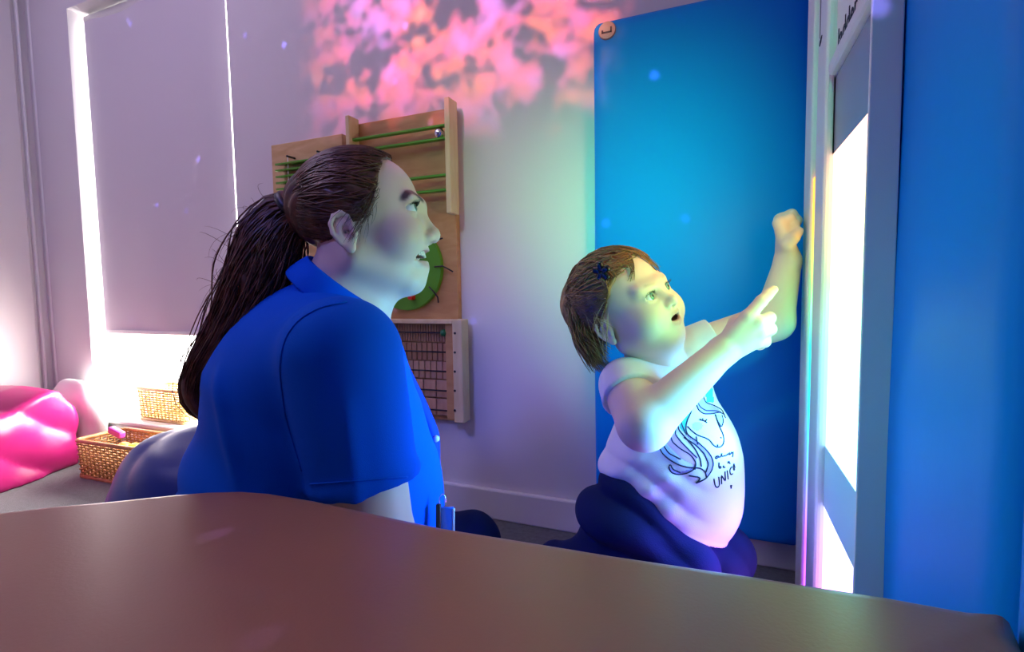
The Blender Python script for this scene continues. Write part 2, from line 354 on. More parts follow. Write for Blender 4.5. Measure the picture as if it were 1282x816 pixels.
# ------------------------------------------------------------------ blue padded wall panels
PY = 1.238; PX = .180
pl = onY(741, 28, PY); pz0 = onY(958, 681, PY)[2]; pz1 = pl[2]
def pad(name, lo, hi, label, axis, soft=.004):
    lo, hi = A(lo, float), A(hi, float); c, hf = (lo+hi)/2, (hi-lo)/2
    def f(p):
        d = rbox(p, c, hf, .016)
        return d-soft*np.clip(1-np.abs(d)/.05, 0, 1)*waves(p, [(7, 5, 6, .4, .35), (13, 11, -9, 2.1, .25)])
    o = sdf_obj(name, f, lo-.03, hi+.03, .012, M_BLUEV); return tag(o, label, 'wall pad', 'blue wall pads')
bp = pad('padded_wall_panel', (pl[0], PY, pz0), (PX-.004, BACK_Y, pz1), 'tall blue padded panel on the back wall behind the child', 1, .002)
bc = onY(760, 38, PY-.003)
bm = bmesh.new(); bmesh.ops.create_cone(bm, cap_ends=True, segments=32, radius1=.021, radius2=.0195, depth=.004, matrix=Matrix.Translation(Vector(bc)) @ Matrix.Rotation(math.pi/2, 4, 'X'))
M_BADGE = mat('badge_face', (.40, .26, .24), .4); bdg = from_bm('maker_badge', bm, M_BADGE, bp); bdg['label'] = 'round grey pink maker badge'
bm = bmesh.new(); y_ = bc[1]-.0032; bx_ = bc[0]; bz_ = bc[2]
add_box(bm, (bx_-.0125, y_, bz_-.007), (bx_+.0115, y_+.002, bz_-.0035)); add_box(bm, (bx_-.0125, y_, bz_-.007), (bx_-.009, y_+.002, bz_+.0005)); add_box(bm, (bx_+.008, y_, bz_-.007), (bx_+.0115, y_+.002, bz_+.006))
from_bm('badge_mark', bm, mat('badge_ink', (.03, .01, .04), .5), bdg)
seamY = onX(1262, 600, PX)[1]
pad('padded_wall_panel', (PX, seamY+.004, .03), (RIGHT_X, BACK_Y-.05, pz1+.12), 'blue padded panel on the right wall carrying the light box', 0, .004)
pad('padded_wall_panel', (PX, seamY-.62, .03), (RIGHT_X, seamY-.004, pz1+.12), 'dark blue padded panel at the right edge of the picture', 0, .004)

# ------------------------------------------------------------------ ladder light box on the right wall
FX = .150                                     # plane of the frame's front
y_far = onX(1009, 250, FX)[1]; y_near = onX(1084, 250, FX)[1]; y_in = onX(1031, 250, FX)[1]; y_near_in = y_near+.005
zb_ = .035; z_bar0 = onX(1040, 88, FX)[2]; z_bar1 = z_bar0+.024; zt_ = 1.32
LX = FX+.012                                  # recessed screen
lb = empty('ladder_light_box', (FX, (y_far+y_near)/2, zb_), 'white framed ladder light box glowing on the right wall', 'light box')
box('housing', (LX+.005, y_near+.002, zb_+.002), (PX-.001, y_far-.002, zt_-.002), M_WHITE, lb, bev=.002)
z_e1 = onX(1016, 225, FX)[2]
def rail(name, lo, hi, bev=.004): return box(name, lo, hi, M_WHITE, lb, bev=bev, seg=3, smooth=False)
g1 = onX(1017, 250, FX)[1]; g2 = onX(1020, 250, FX)[1]
rail('frame_rail', (FX-.004, g1, zb_), (PX, y_far, zt_), .005)
rail('frame_rail', (FX+.006, g2, z_e1), (PX, g1+.001, zt_), .001)
edge_strip = rail('edge_light_strip', (FX+.001, g2, zb_), (PX, g1+.001, z_e1), .001)
rail('frame_rail', (FX-.001, y_in, zb_+.05), (PX, g2, zt_), .008)
rail('frame_rail', (FX, y_near, zb_), (PX, y_near_in, zt_), .0015)
rail('cross_rail', (FX+.001, y_near_in, z_bar0), (PX, y_in, z_bar1), .008)
rail('cross_rail', (FX+.001, y_near_in, zb_), (PX, y_in, zb_+.045), .008)
rail('sign_panel', (LX, y_near_in, z_bar1), (LX+.004, y_in, zt_), 0)
# screen: unlit above, glowing segments below, one dark rung between them
z_l1 = onX(1033, 205, LX)[2]; z_g1 = onX(1022, 541, LX)[2]; z_g0 = onX(1019, 606, LX)[2]; z_l0 = zb_+.045
M_SCREEN = mat('unlit_screen', (.30, .33, .42), .25); M_RUNG = mat('unlit_rung', (.60, .80, .78), .3)
strip_y = onX(1043, 150, LX)[1]
rail('unlit_screen', (LX, y_near_in, z_l1), (LX+.004, strip_y, z_bar0), 0).data.materials[0] = M_SCREEN
rail('screen_margin', (LX-.002, strip_y, z_l1), (LX+.004, y_in, z_bar0), 0)
M_LED = bpy.data.materials.new('led_glow'); M_LED.use_nodes = True
_nt = M_LED.node_tree; _nt.nodes.clear(); N = _nt.nodes.new; L = _nt.links.new
_o = N('ShaderNodeOutputMaterial'); _e = N('ShaderNodeEmission'); _g = N('ShaderNodeNewGeometry'); _s = N('ShaderNodeSeparateXYZ'); _mr = N('ShaderNodeMapRange'); _r = N('ShaderNodeValToRGB')
L(_g.outputs['Position'], _s.inputs[0]); L(_s.outputs[2], _mr.inputs[0]); _mr.inputs[1].default_value = z_l0; _mr.inputs[2].default_value = z_l1
L(_mr.outputs[0], _r.inputs[0]); L(_r.outputs[0], _e.inputs[0]); L(_e.outputs[0], _o.inputs[0]); _e.inputs[1].default_value = 4.4
_el = _r.color_ramp.elements
_st = [(0, (1, .32, .9)), (.14, (.75, .33, 1)), (.30, (.33, .42, 1)), (.45, (.32, .8, 1)), (.60, (.32, 1, .85)), (.74, (.40, 1, .36)), (.86, (1, .85, .34)), (1, (1, .48, .33))]
while len(_el) < len(_st): _el.new(.5)
for k, (p_, c_) in enumerate(_st): _el[k].position = p_; _el[k].color = (*c_, 1)
M_EDGE = M_LED.copy(); M_EDGE.name = 'edge_glow'
_er = [n for n in M_EDGE.node_tree.nodes if n.type == 'VALTORGB'][0].color_ramp.elements
for k, c_ in enumerate([(.6, .10, 1), (.42, .08, 1), (.10, .25, 1), (.02, .6, 1), (.02, .9, .6), (.25, .9, .12), (.9, .5, .05), (1, .26, .04)]): _er[k].color = (*c_, 1)
[n for n in M_EDGE.node_tree.nodes if n.type == 'EMISSION'][0].inputs[1].default_value = 3.5
edge_strip.data.materials[0] = M_EDGE
rail('glowing_segment', (LX, y_near_in, z_g1), (LX+.004, y_in, z_l1), 0).data.materials[0] = M_LED
rail('glowing_segment', (LX, y_near_in, z_l0), (LX+.004, y_in, z_g0), 0).data.materials[0] = M_LED
rail('unlit_rung', (LX-.001, y_near_in, z_g0), (LX+.004, y_in, z_g1), 0).data.materials[0] = M_RUNG
def text(name, s, size, m, parent, M):
    cu = bpy.data.curves.new(name, 'FONT'); cu.body = s; cu.size = size; cu.extrude = .0004; cu.resolution_u = 3
    t = bpy.data.objects.new(name, cu); C.objects.link(t)
    me = bpy.data.meshes.new_from_object(t.evaluated_get(bpy.context.evaluated_depsgraph_get())); bpy.data.objects.remove(t)
    me.transform(M); return link(name, me, m, parent, False)
LAMP = .14
# the box's own coloured lamps, one behind each stretch of the screen
for zf, spr, colr, pw in ((.90, 85, (1, .20, .01), 3.2), (.78, 80, (.5, .9, .03), .7), (.66, 80, (.05, 1, .30), 1.4), (.54, 55, (.05, .52, 1.0), 3.8), (.42, 50, (.05, .26, 1), 7.0), (.22, 80, (.05, .08, 1), 3.4), (.08, 80, (.9, .10, .9), 1.4)):
    zz = z_l0+(z_l1-z_l0)*zf; yc = (y_near_in+y_in)/2
    lo_ = area('ladder_lamp', (LX-.004, yc, zz), (LX-1, yc-.06, zz), .06, (y_in-y_near_in)*.9, pw*LAMP, colr); lo_.data.spread = math.radians(spr)
    R3 = Matrix(((0, 0, 1), (0, -1, 0), (1, 0, 0)))
    lo_.rotation_euler = ((Matrix.Rotation(math.radians(9), 3, 'Z') if spr < 60 else Matrix.Identity(3)) @ R3).to_euler()
    if spr < 60: lo_.location.x -= .03
    if zf == .90: lo_.rotation_euler = (Matrix.Rotation(math.radians(-45), 3, 'Z') @ R3).to_euler(); lo_.location.x -= .025
# lettering runs from the far side towards the viewer
tz = z_bar1+.008
Mt = Matrix(((0, 0, -1, LX-.0006), (-1, 0, 0, y_in-.012), (0, 1, 0, tz), (0, 0, 0, 1)))
text('lettering', 'ladder of', .046, M_INK, lb, Mt)
yh = onX(1026.5, 50, FX-.0015)[1]; zh = onX(1027, 56, FX-.0015)[2]
tube('sign_outline', [(FX-.0012, yh, zt_-.01), (FX-.0012, yh, zh+.012)], .0007, M_INK, lb, n=5)
tube('sign_tick', [(FX-.0012, yh, zh), (FX-.0012, yh-.008, zh+.003), (FX-.0012, yh-.018, zh+.009)], [.0014, .002, .0012], M_INK, lb, n=5)

# ------------------------------------------------------------------ brown padded block in the foreground
BZ = .43; BT = .438
edge = [(-60, 651), (0, 645), (75, 636), (150, 629), (225, 621), (270, 617.5), (310, 616.5), (345, 619), (400, 628), (480, 645), (560, 662), (660, 678), (770, 696), (940, 721), (1020, 734), (1100, 746), (1200, 764), (1270, 778)]
out = [onZ(x, y, BZ) for x, y in edge]
right_end = onZ(1270, 778, BZ); out = [q[:2] for q in out]
out += [A([PX-.006, out[-1][1]-.03]), A([PX-.006, -.75]), A([-1.0, -.75]), A([-1.05, .0])]
out = A(out); kx = len(out)
cen = out.mean(0)
rings = []
Rb = .022
for a in (0, 20, 40, 60, 75, 90):
    a = math.radians(a); ins = Rb*(1-math.cos(a)) ; z = BT-Rb+Rb*math.sin(a)
    rings.append((ins, z))
tan = np.roll(out, -1, 0)-np.roll(out, 1, 0); nrm = np.stack([-tan[:, 1], tan[:, 0]], 1); nrm /= np.linalg.norm(nrm, axis=1)[:, None]
if ((out-cen)*nrm).sum() < 0: nrm = -nrm
vv = [(*q, 0.0) for q in out]
for ins, z in rings: vv += [(*(q+n_*(Rb*.02-ins)), z) for q, n_ in zip(out, nrm)]
ff = []
for r_ in range(len(rings)):
    for i in range(kx): j = (i+1) % kx; ff.append((r_*kx+i, r_*kx+j, (r_+1)*kx+j, (r_+1)*kx+i))
ff.append(tuple(len(rings)*kx+i for i in range(kx))); ff.append(tuple(range(kx))[::-1])
bb_ = mk('padded_block', vv, ff, M_BROWN); bm = bmesh.new(); bm.from_mesh(bb_.data); bmesh.ops.recalc_face_normals(bm, faces=bm.faces); bm.to_mesh(bb_.data); bm.free()
bb_.data.polygons.foreach_set('use_smooth', np.ones(len(bb_.data.polygons), bool))
tag(bb_, 'large brown vinyl padded block filling the foreground', 'soft block')

# ------------------------------------------------------------------ wooden play boards on the back wall
WY = BACK_Y
def wq(px, py, dy=0.0): q = onY(px, py, WY-dy); return q[0], q[2]
# small board with a column of green slats
th = .022
x0, z1 = wq(339, 182, th); x1, _ = wq(428, 165, th); z0 = z1-.40
sb = empty('slat_board', ((x0+x1)/2, WY-th/2, z0), 'small square plywood play board with green slats on a cord', 'play board')
box('back_board', (x0, WY-th, z0), (x1, WY, z1), M_PLY, sb, bev=.002)
sx0, sz = wq(344, 202, th+.036); sx1, _ = wq(412, 192, th+.036)
smesh = None
for k in range(9):
    zz = sz-.004-k*.0195; bm = bmesh.new()
    add_box(bm, (-(sx1-sx0)/2, -.038, -.003), ((sx1-sx0)/2, 0, .003), .0015)
    if smesh is None: s_ = from_bm('slat', bm, M_GREEN, sb); smesh = s_.data
    else: bm.free(); s_ = link('slat', smesh, None, sb, False)
    s_.matrix_parent_inverse = Matrix.Identity(4)
    s_.location = Vector(((sx0+sx1)/2, WY-th, zz))-sb.location; s_.rotation_euler = (math.radians(10), 0, 0)
for fx in (.22, .78):
    xx = sx0+(sx1-sx0)*fx
    tube('cord', [(xx, WY-th-.03, sz+.012), (xx, WY-th-.032, sz-.20)], .0016, M_WCLOTH, sb, n=6); tube('peg', [(xx, WY-th, sz+.012), (xx, WY-th-.034, sz+.012)], .003, M_BLACK, sb, n=8)
# tall board with ball rails, green disc and rods
x0, _ = wq(450, 300, th); x1, z1 = wq(563, 135, th); _, z0 = wq(570, 527, th)
tb = empty('rail_board', ((x0+x1)/2, WY-th/2, z0), 'tall plywood play board with ball rails, green disc and black rods', 'play board')
xr = wq(577, 330, 0.0)[0]
box('back_board', (x0, WY-th, z0), (xr, WY, z1), M_PLYD, tb, bev=.002)
# side rails stand proud of the board in the top third
_, zr0 = wq(566, 266, .07); _, zr1 = wq(560, 133, .07)
xa, _ = wq(559, 200, .06)
box('side_rail', (xa, WY-.068, zr0), (xa+.016, WY-th, z1+.012), M_PLYE, tb, bev=.002)
xa2, _ = wq(450, 170, .06); xa2 = x0
box('side_rail', (xa2, WY-.068, zr0), (xa2+.014, WY-th, z1+.012), M_PLYE, tb, bev=.002)
xl, _ = wq(456, 172, .045)
for i, py in enumerate((163.5, 179.5, 225, 243.5)):
    _, zz = wq(540, py-4, .05); slope = .0
    box('ball_rail', (xa2+.012, WY-.055, zz-.0035), (xa+.002, WY-.04, zz+.0035), M_GREEN, tb, bev=.0015)
    tube('screw', [(xa-.002, WY-.056, zz), (xa-.002, WY-.0575, zz)], .0035, M_BLACK, tb, n=8)
bq = onY(550.5, 167.5, WY-.045); bm = bmesh.new(); bmesh.ops.create_uvsphere(bm, u_segments=24, v_segments=16, radius=.0155, matrix=Matrix.Translation(Vector(bq)))
ball = from_bm('steel_ball', bm, M_CHROME, tb, True); ball['label'] = 'shiny steel ball'
# green disc with a red knob and black arms
dcx, dcz = wq(508, 336, .03); dr_ = wq(554, 336, .03)[0]-dcx
bm = bmesh.new(); bmesh.ops.create_cone(bm, cap_ends=True, segments=64, radius1=dr_, radius2=dr_-.002, depth=.012, matrix=Matrix.Translation((dcx, WY-th-.008, dcz)) @ Matrix.Rotation(math.pi/2, 4, 'X'))
dk = from_bm('turning_disc', bm, M_GREEN, tb); dk['label'] = 'green disc with black arms'
q = onY(515, 372, WY-.045); bm = bmesh.new(); bmesh.ops.create_cone(bm, cap_ends=True, segments=20, radius1=.0085, radius2=.007, depth=.02, matrix=Matrix.Translation((q[0], WY-th-.022, q[2])) @ Matrix.Rotation(math.pi/2, 4, 'X'))
from_bm('red_knob', bm, M_RED, dk)
for pts in ([(538, 303), (546, 301), (554, 298)], [(544, 334), (554, 333), (560, 336), (567, 340)], [(537, 359), (543, 365), (548, 372), (549, 379)], [(470, 372), (462, 380), (458, 386)]):
    tube('arm', [onY(x, y, WY-.042) for x, y in pts], .0024, M_BLACK, dk, n=6)
# lower block wall: rows of wooden blocks behind black rods, with a pale end rail
ex0, ez1 = wq(566, 400, .06); ex1, _ = wq(577, 400, .06); _, ez0 = wq(572, 529, .06)
er = box('end_rail', (ex0, WY-.062, ez0), (ex1+.003, WY-th, ez1), M_PLYE, tb, bev=.002)
gx1 = wq(561.5, 410, .03)[0]; gx0 = x0+.012; ztop = wq(540, 404.5, .03)[1]
box('top_rail', (x0, WY-.060, ztop), (ex0, WY-th, ztop+.012), M_PLYE, tb, bev=.002)
box('inner_post', (gx1, WY-.050, ez0+.004), (ex0+.001, WY-th, ztop), M_PLYD, tb, bev=.001)
rows = [(404.5, 427, 33), (428, 450.5, 17), (451, 473, 15), (474, 496, 7), (497, 518, 7)]
M_BLK = [wood('block_wood_a', (.40, .20, .10), (.50, .27, .14), 12, (1, 1, .2)), wood('block_wood_b', (.52, .29, .17), (.62, .38, .23), 12, (1, 1, .2))]
for ri, (ya, yb, n_) in enumerate(rows):
    za = wq(540, ya, .03)[1]; zb2 = wq(540, yb, .03)[1]; wd = (gx1-gx0)/n_; me_ = {}
    if ri == 0:
        bm = bmesh.new()
        for k in range(n_): add_box(bm, (gx0+k*wd+.001, WY-.036, zb2), (gx0+(k+1)*wd-.001, WY-th, za-.001))
        fs = from_bm('slit_blocks', bm, M_BLK[0], tb); fs['kind'] = 'stuff'; continue
    for k in range(n_):
        if 0 not in me_:
            bm = bmesh.new(); add_box(bm, (.0012, -.014, 0), (wd-.0012, 0, za-zb2-.002), .0012); o_ = from_bm('wood_block', bm, M_BLK[0 if ri == 1 else 1], tb); me_[0] = o_.data
        else: o_ = link('wood_block', me_[0], None, tb, False)
        o_.matrix_parent_inverse = Matrix.Identity(4); o_.location = Vector((gx0+k*wd, WY-th, zb2))-tb.location
for py in (416.5, 440.5, 464.5, 488.5, 513):
    zz = wq(540, py, .05)[1]
    tube('rod', [(gx0, WY-.046, zz), (ex0+.002, WY-.046, zz)], .0023, M_BLACK, tb, n=8)
    hq = onY(569.5, py+.5, WY-.0625); tube('screw', [(hq[0], WY-.0625, hq[2]), (hq[0], WY-.0640, hq[2])], .0034, M_BLACK, er, n=10)
q = onY(555.5, 416, WY-.046); bm = bmesh.new(); bmesh.ops.create_uvsphere(bm, u_segments=16, v_segments=12, radius=.0105, matrix=Matrix.Translation((q[0], WY-.046, wq(540, 416.5, .05)[1])))
from_bm('green_bead', bm, mat('dark_green_bead', (.02, .18, .05), .35), tb, True)

# ------------------------------------------------------------------ bean bags and baskets
def bag(name, sdf, lo, hi, m, label, cat):
    return tag(sdf_obj(name, sdf, lo, hi, .009, m), label, cat)
# pink bag: slumped box with sharp folds, in the left corner
pc = onZ(30, 607, 0); px_ = pc[0]
def B3(ang):
    c, s = math.cos(ang), math.sin(ang); return A([[c, s, 0], [-s, c, 0], [0, 0, 1]])
pb_c = A([-2.46, .845, .15]); Bp = B3(math.radians(20))
def pink(p):
    q = (p-pb_c.astype(np.float32))@Bp.astype(np.float32).T
    d = rbox(p, pb_c, (.22, .245, .17), .03, Bp)
    top = q[:, 2]-.165+.30*np.clip(.13-q[:, 1], 0, .4)*.6+.9*np.clip(q[:, 1]-.17, 0, .2)+.25*np.clip(q[:, 0]-.10, 0, .2)
    d = si(d, top*.85, .012)
    d = d-.018*np.abs(np.sin(q[:, 1]*11+q[:, 2]*17+1.2*np.sin(q[:, 0]*9)))-.007*np.sin(q[:, 1]*19-q[:, 2]*24+q[:, 0]*12)
    return np.maximum(d, -(p[:, 2]-.001))
bag('bean_bag', pink, pb_c-.40, pb_c+.40, M_PINK, 'shiny pink creased vinyl bean bag slumped by the left wall', 'bean bag')
nb_c = P(280, 640, 1.21); nb_c[2] = .13
def navy(p):
    q = p-nb_c.astype(np.float32)
    d = ell(p, nb_c+A([0, 0, -.01]), (.265, .22, .26))
    d = si(d, rbox(p, nb_c+A([0, 0, .02]), (.30, .26, .15+.02), .08), .05)
    d = d-.008*np.abs(np.sin(q[:, 0]*17+q[:, 2]*25+.6))-.006*np.sin(q[:, 1]*19-q[:, 0]*11)
    return np.maximum(d, -(p[:, 2]-.001))
bag('bean_bag', navy, nb_c-.36, nb_c+.36, M_NAVYV, 'glossy navy vinyl bean bag behind the seated woman', 'bean bag')
wc_ = A([-2.48, 1.222, .13])
def wcush(p): return np.maximum(su(ell(p, wc_, (.19, .055, .19)), rbox(p, wc_, (.14, .03, .13), .03), .04)-.004*np.sin(p[:, 0]*40+p[:, 2]*30), -(p[:, 2]-.001))
bag('cushion', wcush, wc_-.25, wc_+.25, M_WCLOTH, 'white cushion squeezed between the pink bean bag and the window wall', 'cushion')
def basket(name, c, wx, wy, hgt, rotz, m, label, rows_, sp=.021, flare=.03):
    root = empty(name, c, label, 'basket', 'wicker baskets'); R_ = Matrix.Translation(Vector(c)) @ Matrix.Rotation(rotz, 4, 'Z')
    def tf(q): return A(R_ @ Vector(q))
    def loop(z, off=0, grow=0):
        s = 1+flare*z/hgt; a, b = wx/2*s+grow, wy/2*s+grow; rad = .018; pts = []
        for (cx, cy, a0) in ((a-rad, b-rad, 0), (-a+rad, b-rad, 90), (-a+rad, -b+rad, 180), (a-rad, -b+rad, 270)):
            for t in (0, 30, 60, 90): an = math.radians(a0+t); pts.append((cx+rad*math.cos(an), cy+rad*math.sin(an), z))
        pts = A(pts+[pts[0]]); seg = np.linalg.norm(np.diff(pts, axis=0), axis=1); cum = np.r_[0, np.cumsum(seg)]; return pts, cum
    pts, cum = loop(0); ns = max(8, int(cum[-1]/sp)//2*2)
    def at(z, s, off):
        pts, cum = loop(z); u = (s % 1)*cum[-1]; p = A([np.interp(u, cum, pts[:, i]) for i in range(3)]); p2 = A([np.interp((u+.003) % cum[-1], cum, pts[:, i]) for i in range(3)])
        t = p2-p; t /= np.linalg.norm(t)+1e-9; return p+off*A([t[1], -t[0], 0])
    lst = []
    for r_ in range(rows_):
        z = .008+(hgt-.016)*(r_+.5)/rows_; n = ns*4
        lst.append(([tf(at(z, k/n, .0038*math.cos(math.pi*k/4*1.0*1.0+math.pi*(r_ % 2)))) for k in range(n+1)], .0033))
    tubes('weave', lst, m, root, n=5)
    tubes('stakes', [([tf(at(.003, k/ns, 0)), tf(at(hgt, k/ns, 0))], .0028) for k in range(ns)], m, root, n=5)
    for z in (hgt, .004):
        pts, _ = loop(z); tube('rim' if z > .01 else 'foot_rim', [tf(q) for q in pts[:-1]], .0075, m, root, n=8, closed=True)
    pts, _ = loop(.006); mk('base', [tf(q) for q in pts[:-1]], [tuple(range(len(pts)-1))], m, root, False)
    return root
bf = onZ(92, 598, 0); bfr = onZ(196, 618, 0)
bw = np.linalg.norm(bfr[:2]-bf[:2]); ang = math.atan2(bfr[1]-bf[1], bfr[0]-bf[0]); ctr = (bf+bfr)/2+A([-math.sin(ang), math.cos(ang), 0])*.095
basket('wicker_basket', (ctr[0], ctr[1], 0), bw-.02, .16, .135, ang, M_WICK, 'low brown wicker basket of toys beside the pink bean bag', 13)
b2 = onY(215, 530, 1.37); basket('wicker_basket', (b2[0]+.03, 1.375, wz0+.0165), .28, .12, .13, 0, M_WICKP, 'pale wicker basket standing on the window sill', 12, flare=.06)
toy = [('toy_ball', 'small yellow ball in the brown basket', (.9, .6, .03), .03, -.03), ('toy_ball', 'small white ball in the brown basket', (.8, .8, .75), .03, .03), ('toy_ball', 'small orange ball in the brown basket', (.9, .3, .05), .028, -.09)]
for nm, lab, c_, r_, dx in toy:
    bm = bmesh.new(); q = ctr+A([math.cos(ang), math.sin(ang), 0])*dx; bmesh.ops.create_uvsphere(bm, u_segments=20, v_segments=14, radius=r_, matrix=Matrix.Translation((q[0], q[1], .09)))
    tag(from_bm(nm, bm, mat('toy_'+lab.split()[1], c_, .4), None, True), lab, 'ball', 'toys in the basket')
q = onY(146, 541, ctr[1]); bm = bmesh.new(); add_box(bm, (-.035, -.012, -.012), (.035, .012, .012), .005, 2, Matrix.Translation(Vector(q)) @ Matrix.Rotation(.25, 4, 'Y'))
tag(from_bm('toy_block', bm, mat('toy_magenta', (.6, .06, .4), .4), None, True), 'magenta toy block sticking out of the brown basket', 'toy')
# ------------------------------------------------------------------ people
def unit(v): v = A(v, float); return v/np.linalg.norm(v)
def masked(p, c, R, fn):
    """evaluate fn only near c; elsewhere a safe lower bound"""
    r = np.sqrt(((p-A(c, np.float32))**2).sum(1)); d = (r-R*.6).astype(np.float32); m = r < R
    if m.any(): d[m] = fn(p[m])
    return d
class Frame:
    def __init__(s, o, f, u):
        s.o = A(o, float); s.x = unit(f); s.z = unit(u-s.x*(u@s.x)); s.y = np.cross(s.z, s.x); s.M = np.stack([s.x, s.y, s.z])
    def loc(s, p): return ((p-s.o.astype(np.float32))@s.M.T.astype(np.float32))
    def wld(s, q): return s.o+A(q, float)@s.M
def sm(a, b, x): t = np.clip((x-a)/(b-a), 0, 1); return t*t*(3-2*t)
def eyeball(name, fr, c, r, gaze, iris_col, parent, ir=.48):
    """eyeball with iris and pupil as own colours"""
    n, k = 32, 24; v = []; g = unit(gaze)
    a1 = unit(np.cross(g, [0, 0, 1])); a2 = np.cross(a1, g)
    th = np.linspace(0, math.pi, k); ph = np.arange(n)*2*np.pi/n
    v = A([g*math.cos(t)*r+(a1*math.cos(p)+a2*math.sin(p))*math.sin(t)*r for t in th for p in ph])
    f = [(i*n+j, (i+1)*n+j, (i+1)*n+(j+1) % n, i*n+(j+1) % n) for i in range(k-1) for j in range(n)]
    ang = np.repeat(th, n); col = np.tile(A([.80, .80, .78]), (len(v), 1)); col[ang < ir*1.1] = A(iris_col)*.35; col[ang < ir] = iris_col; col[ang < ir*.42] = (.004, .004, .004)
    W = fr.o+(A(c)+v)@fr.M
    return mk_np(name, W, A(f), M_SCLERA, parent, col)
def strip_curve(pts, n):
    pts = A(pts, float); d = np.r_[0, np.cumsum(np.linalg.norm(np.diff(pts, axis=0), axis=1))]; u = np.linspace(0, d[-1], n)
    s = np.stack([np.interp(u, d, pts[:, i]) for i in range(pts.shape[1])], 1)
    for _ in range(max(1, n//12)): s[1:-1] = (s[:-2]+2*s[1:-1]+s[2:])/4
    return s
def polyd(q, pts):
    """distance in 3D from points q to polyline"""
    d = np.full(len(q), 1e9)
    for a, b in zip(pts[:-1], pts[1:]): d = np.minimum(d, cap(q.astype(np.float32), a, b, 0.0))
    return d

# ================================================================== the woman
tw = .76
HO = P(450, 305, tw)
yw = math.radians(9); _fl = RT*math.cos(yw)+FW*math.sin(yw)
HW = Frame(HO, _fl*.966+UP*.26, UP*.966-_fl*.26)
def ad(q): return q+A([.012, 0, -.018], np.float32)          # to the drawing frame of the head
def AD(q): return HW.wld(A(q, float)-A([.012, 0, -.018]))
def skull_w(q):
    d = ell(q, (.026, 0, .041), (.0875, .073, .0715))
    d = su(d, ell(q, (.052, 0, -.020), (.060, .056, .072)), .03)
    for s in (-1, 1):
        d = su(d, cap(q, (.006, s*.048, -.046), (.064, s*.013, -.090), .018, .017), .020)
        d = su(d, ell(q, (.074, s*.038, -.028), (.029, .024, .028)), .018)
        d = su(d, cap(q, (.100, s*.042, .020), (.1125, s*.006, .017), .0095, .0105), .012)
    d = su(d, cap(q, (.072, 0, -.091), (.074, 0, -.091), .0205), .014)
    return d
EYW = (.0955, .0340, .0075)
def head_w(q):
    d = skull_w(q)
    for s in (-1, 1):
        d = ss(d, ell(q, (.122, s*.034, .005), (.021, .018, .0125)), .012)
        e = ell(q, (EYW[0], s*EYW[1], EYW[2]), (.0140, .0143, .0136)); d = su(d, e, .004)
        d = ss(d, ell(q, (EYW[0]+.009, s*(EYW[1]+.0045), EYW[2]), (.0155, .0160, .0060)), .0014)
    # nose
    d = su(d, cap(q, (.112, 0, .004), (.1215, 0, -.027), .0065, .0095), .012)
    d = su(d, cap(q, (.1225, 0, -.0315), (.1215, 0, -.033), .0108), .006)
    for s in (-1, 1):
        d = su(d, ell(q, (.1105, s*.0125, -.036), (.0115, .0065, .0075)), .006)
        d = ss(d, ell(q, (.1165, s*.0065, -.0445), (.0060, .0032, .0045)), .003)
    # smiling mouth
    up = [(.0760, -.0290, -.0455), (.0965, -.0150, -.0535), (.1035, -.004, -.0548), (.1035, .004, -.0548), (.0965, .0150, -.0535), (.0760, .0290, -.0455)]
    lw = [(.0755, -.0285, -.0480), (.0890, -.0160, -.0690), (.0945, 0, -.0750), (.0890, .0160, -.0690), (.0755, .0285, -.0480)]
    d = su(d, cap(q, (.092, 0, -.052), (.090, 0, -.075), .012), .016)
    d = su(d, chain(q, up, [.003, .0052, .0060, .0060, .0052, .003], .004), .006)
    d = su(d, chain(q, lw, [.003, .0058, .0068, .0058, .003], .004), .006)
    d = ss(d, ell(q, (.0880, 0, -.0600), (.029, .0300, .0086), None), .003)
    for s in (-1, 1): d = ss(d, cap(q, (.0780, s*.0350, -.044), (.0930, s*.0250, -.032), .0030), .010)
    # ears
    for s in (-1, 1):
        Y = s*.0765
        e = ell(q, (.005, s*.0745, -.012), (.0150, .0045, .0250))
        rim = [(.016, Y, -.002), (.014, Y, .008), (.006, Y+s*.003, .014), (-.004, Y+s*.004, .011), (-.0105, Y+s*.005, .001), (-.0105, Y+s*.005, -.012), (-.005, Y+s*.003, -.025), (.003, Y, -.034)]
        e = su(e, chain(q, rim, [.0022, .0026, .0030, .0032, .0032, .0030, .0030, .0040], .002), .003)
        e = su(e, chain(q, [(.006, Y+s*.001, .004), (-.001, Y+s*.002, -.004), (-.002, Y+s*.002, -.016), (.004, Y+s*.001, -.024)], [.0018, .0026, .0028, .0024], .002), .003)
        e = su(e, ell(q, (.007, Y, -.035), (.0070, .0045, .0080)), .004)
        e = su(e, ell(q, (.0165, Y, -.017), (.0050, .0050, .0075)), .003)
        e = ss(e, ell(q, (.0075, s*.0800, -.013), (.0062, .0080, .0085)), .003)
        d = su(d, e, .006)
    return d
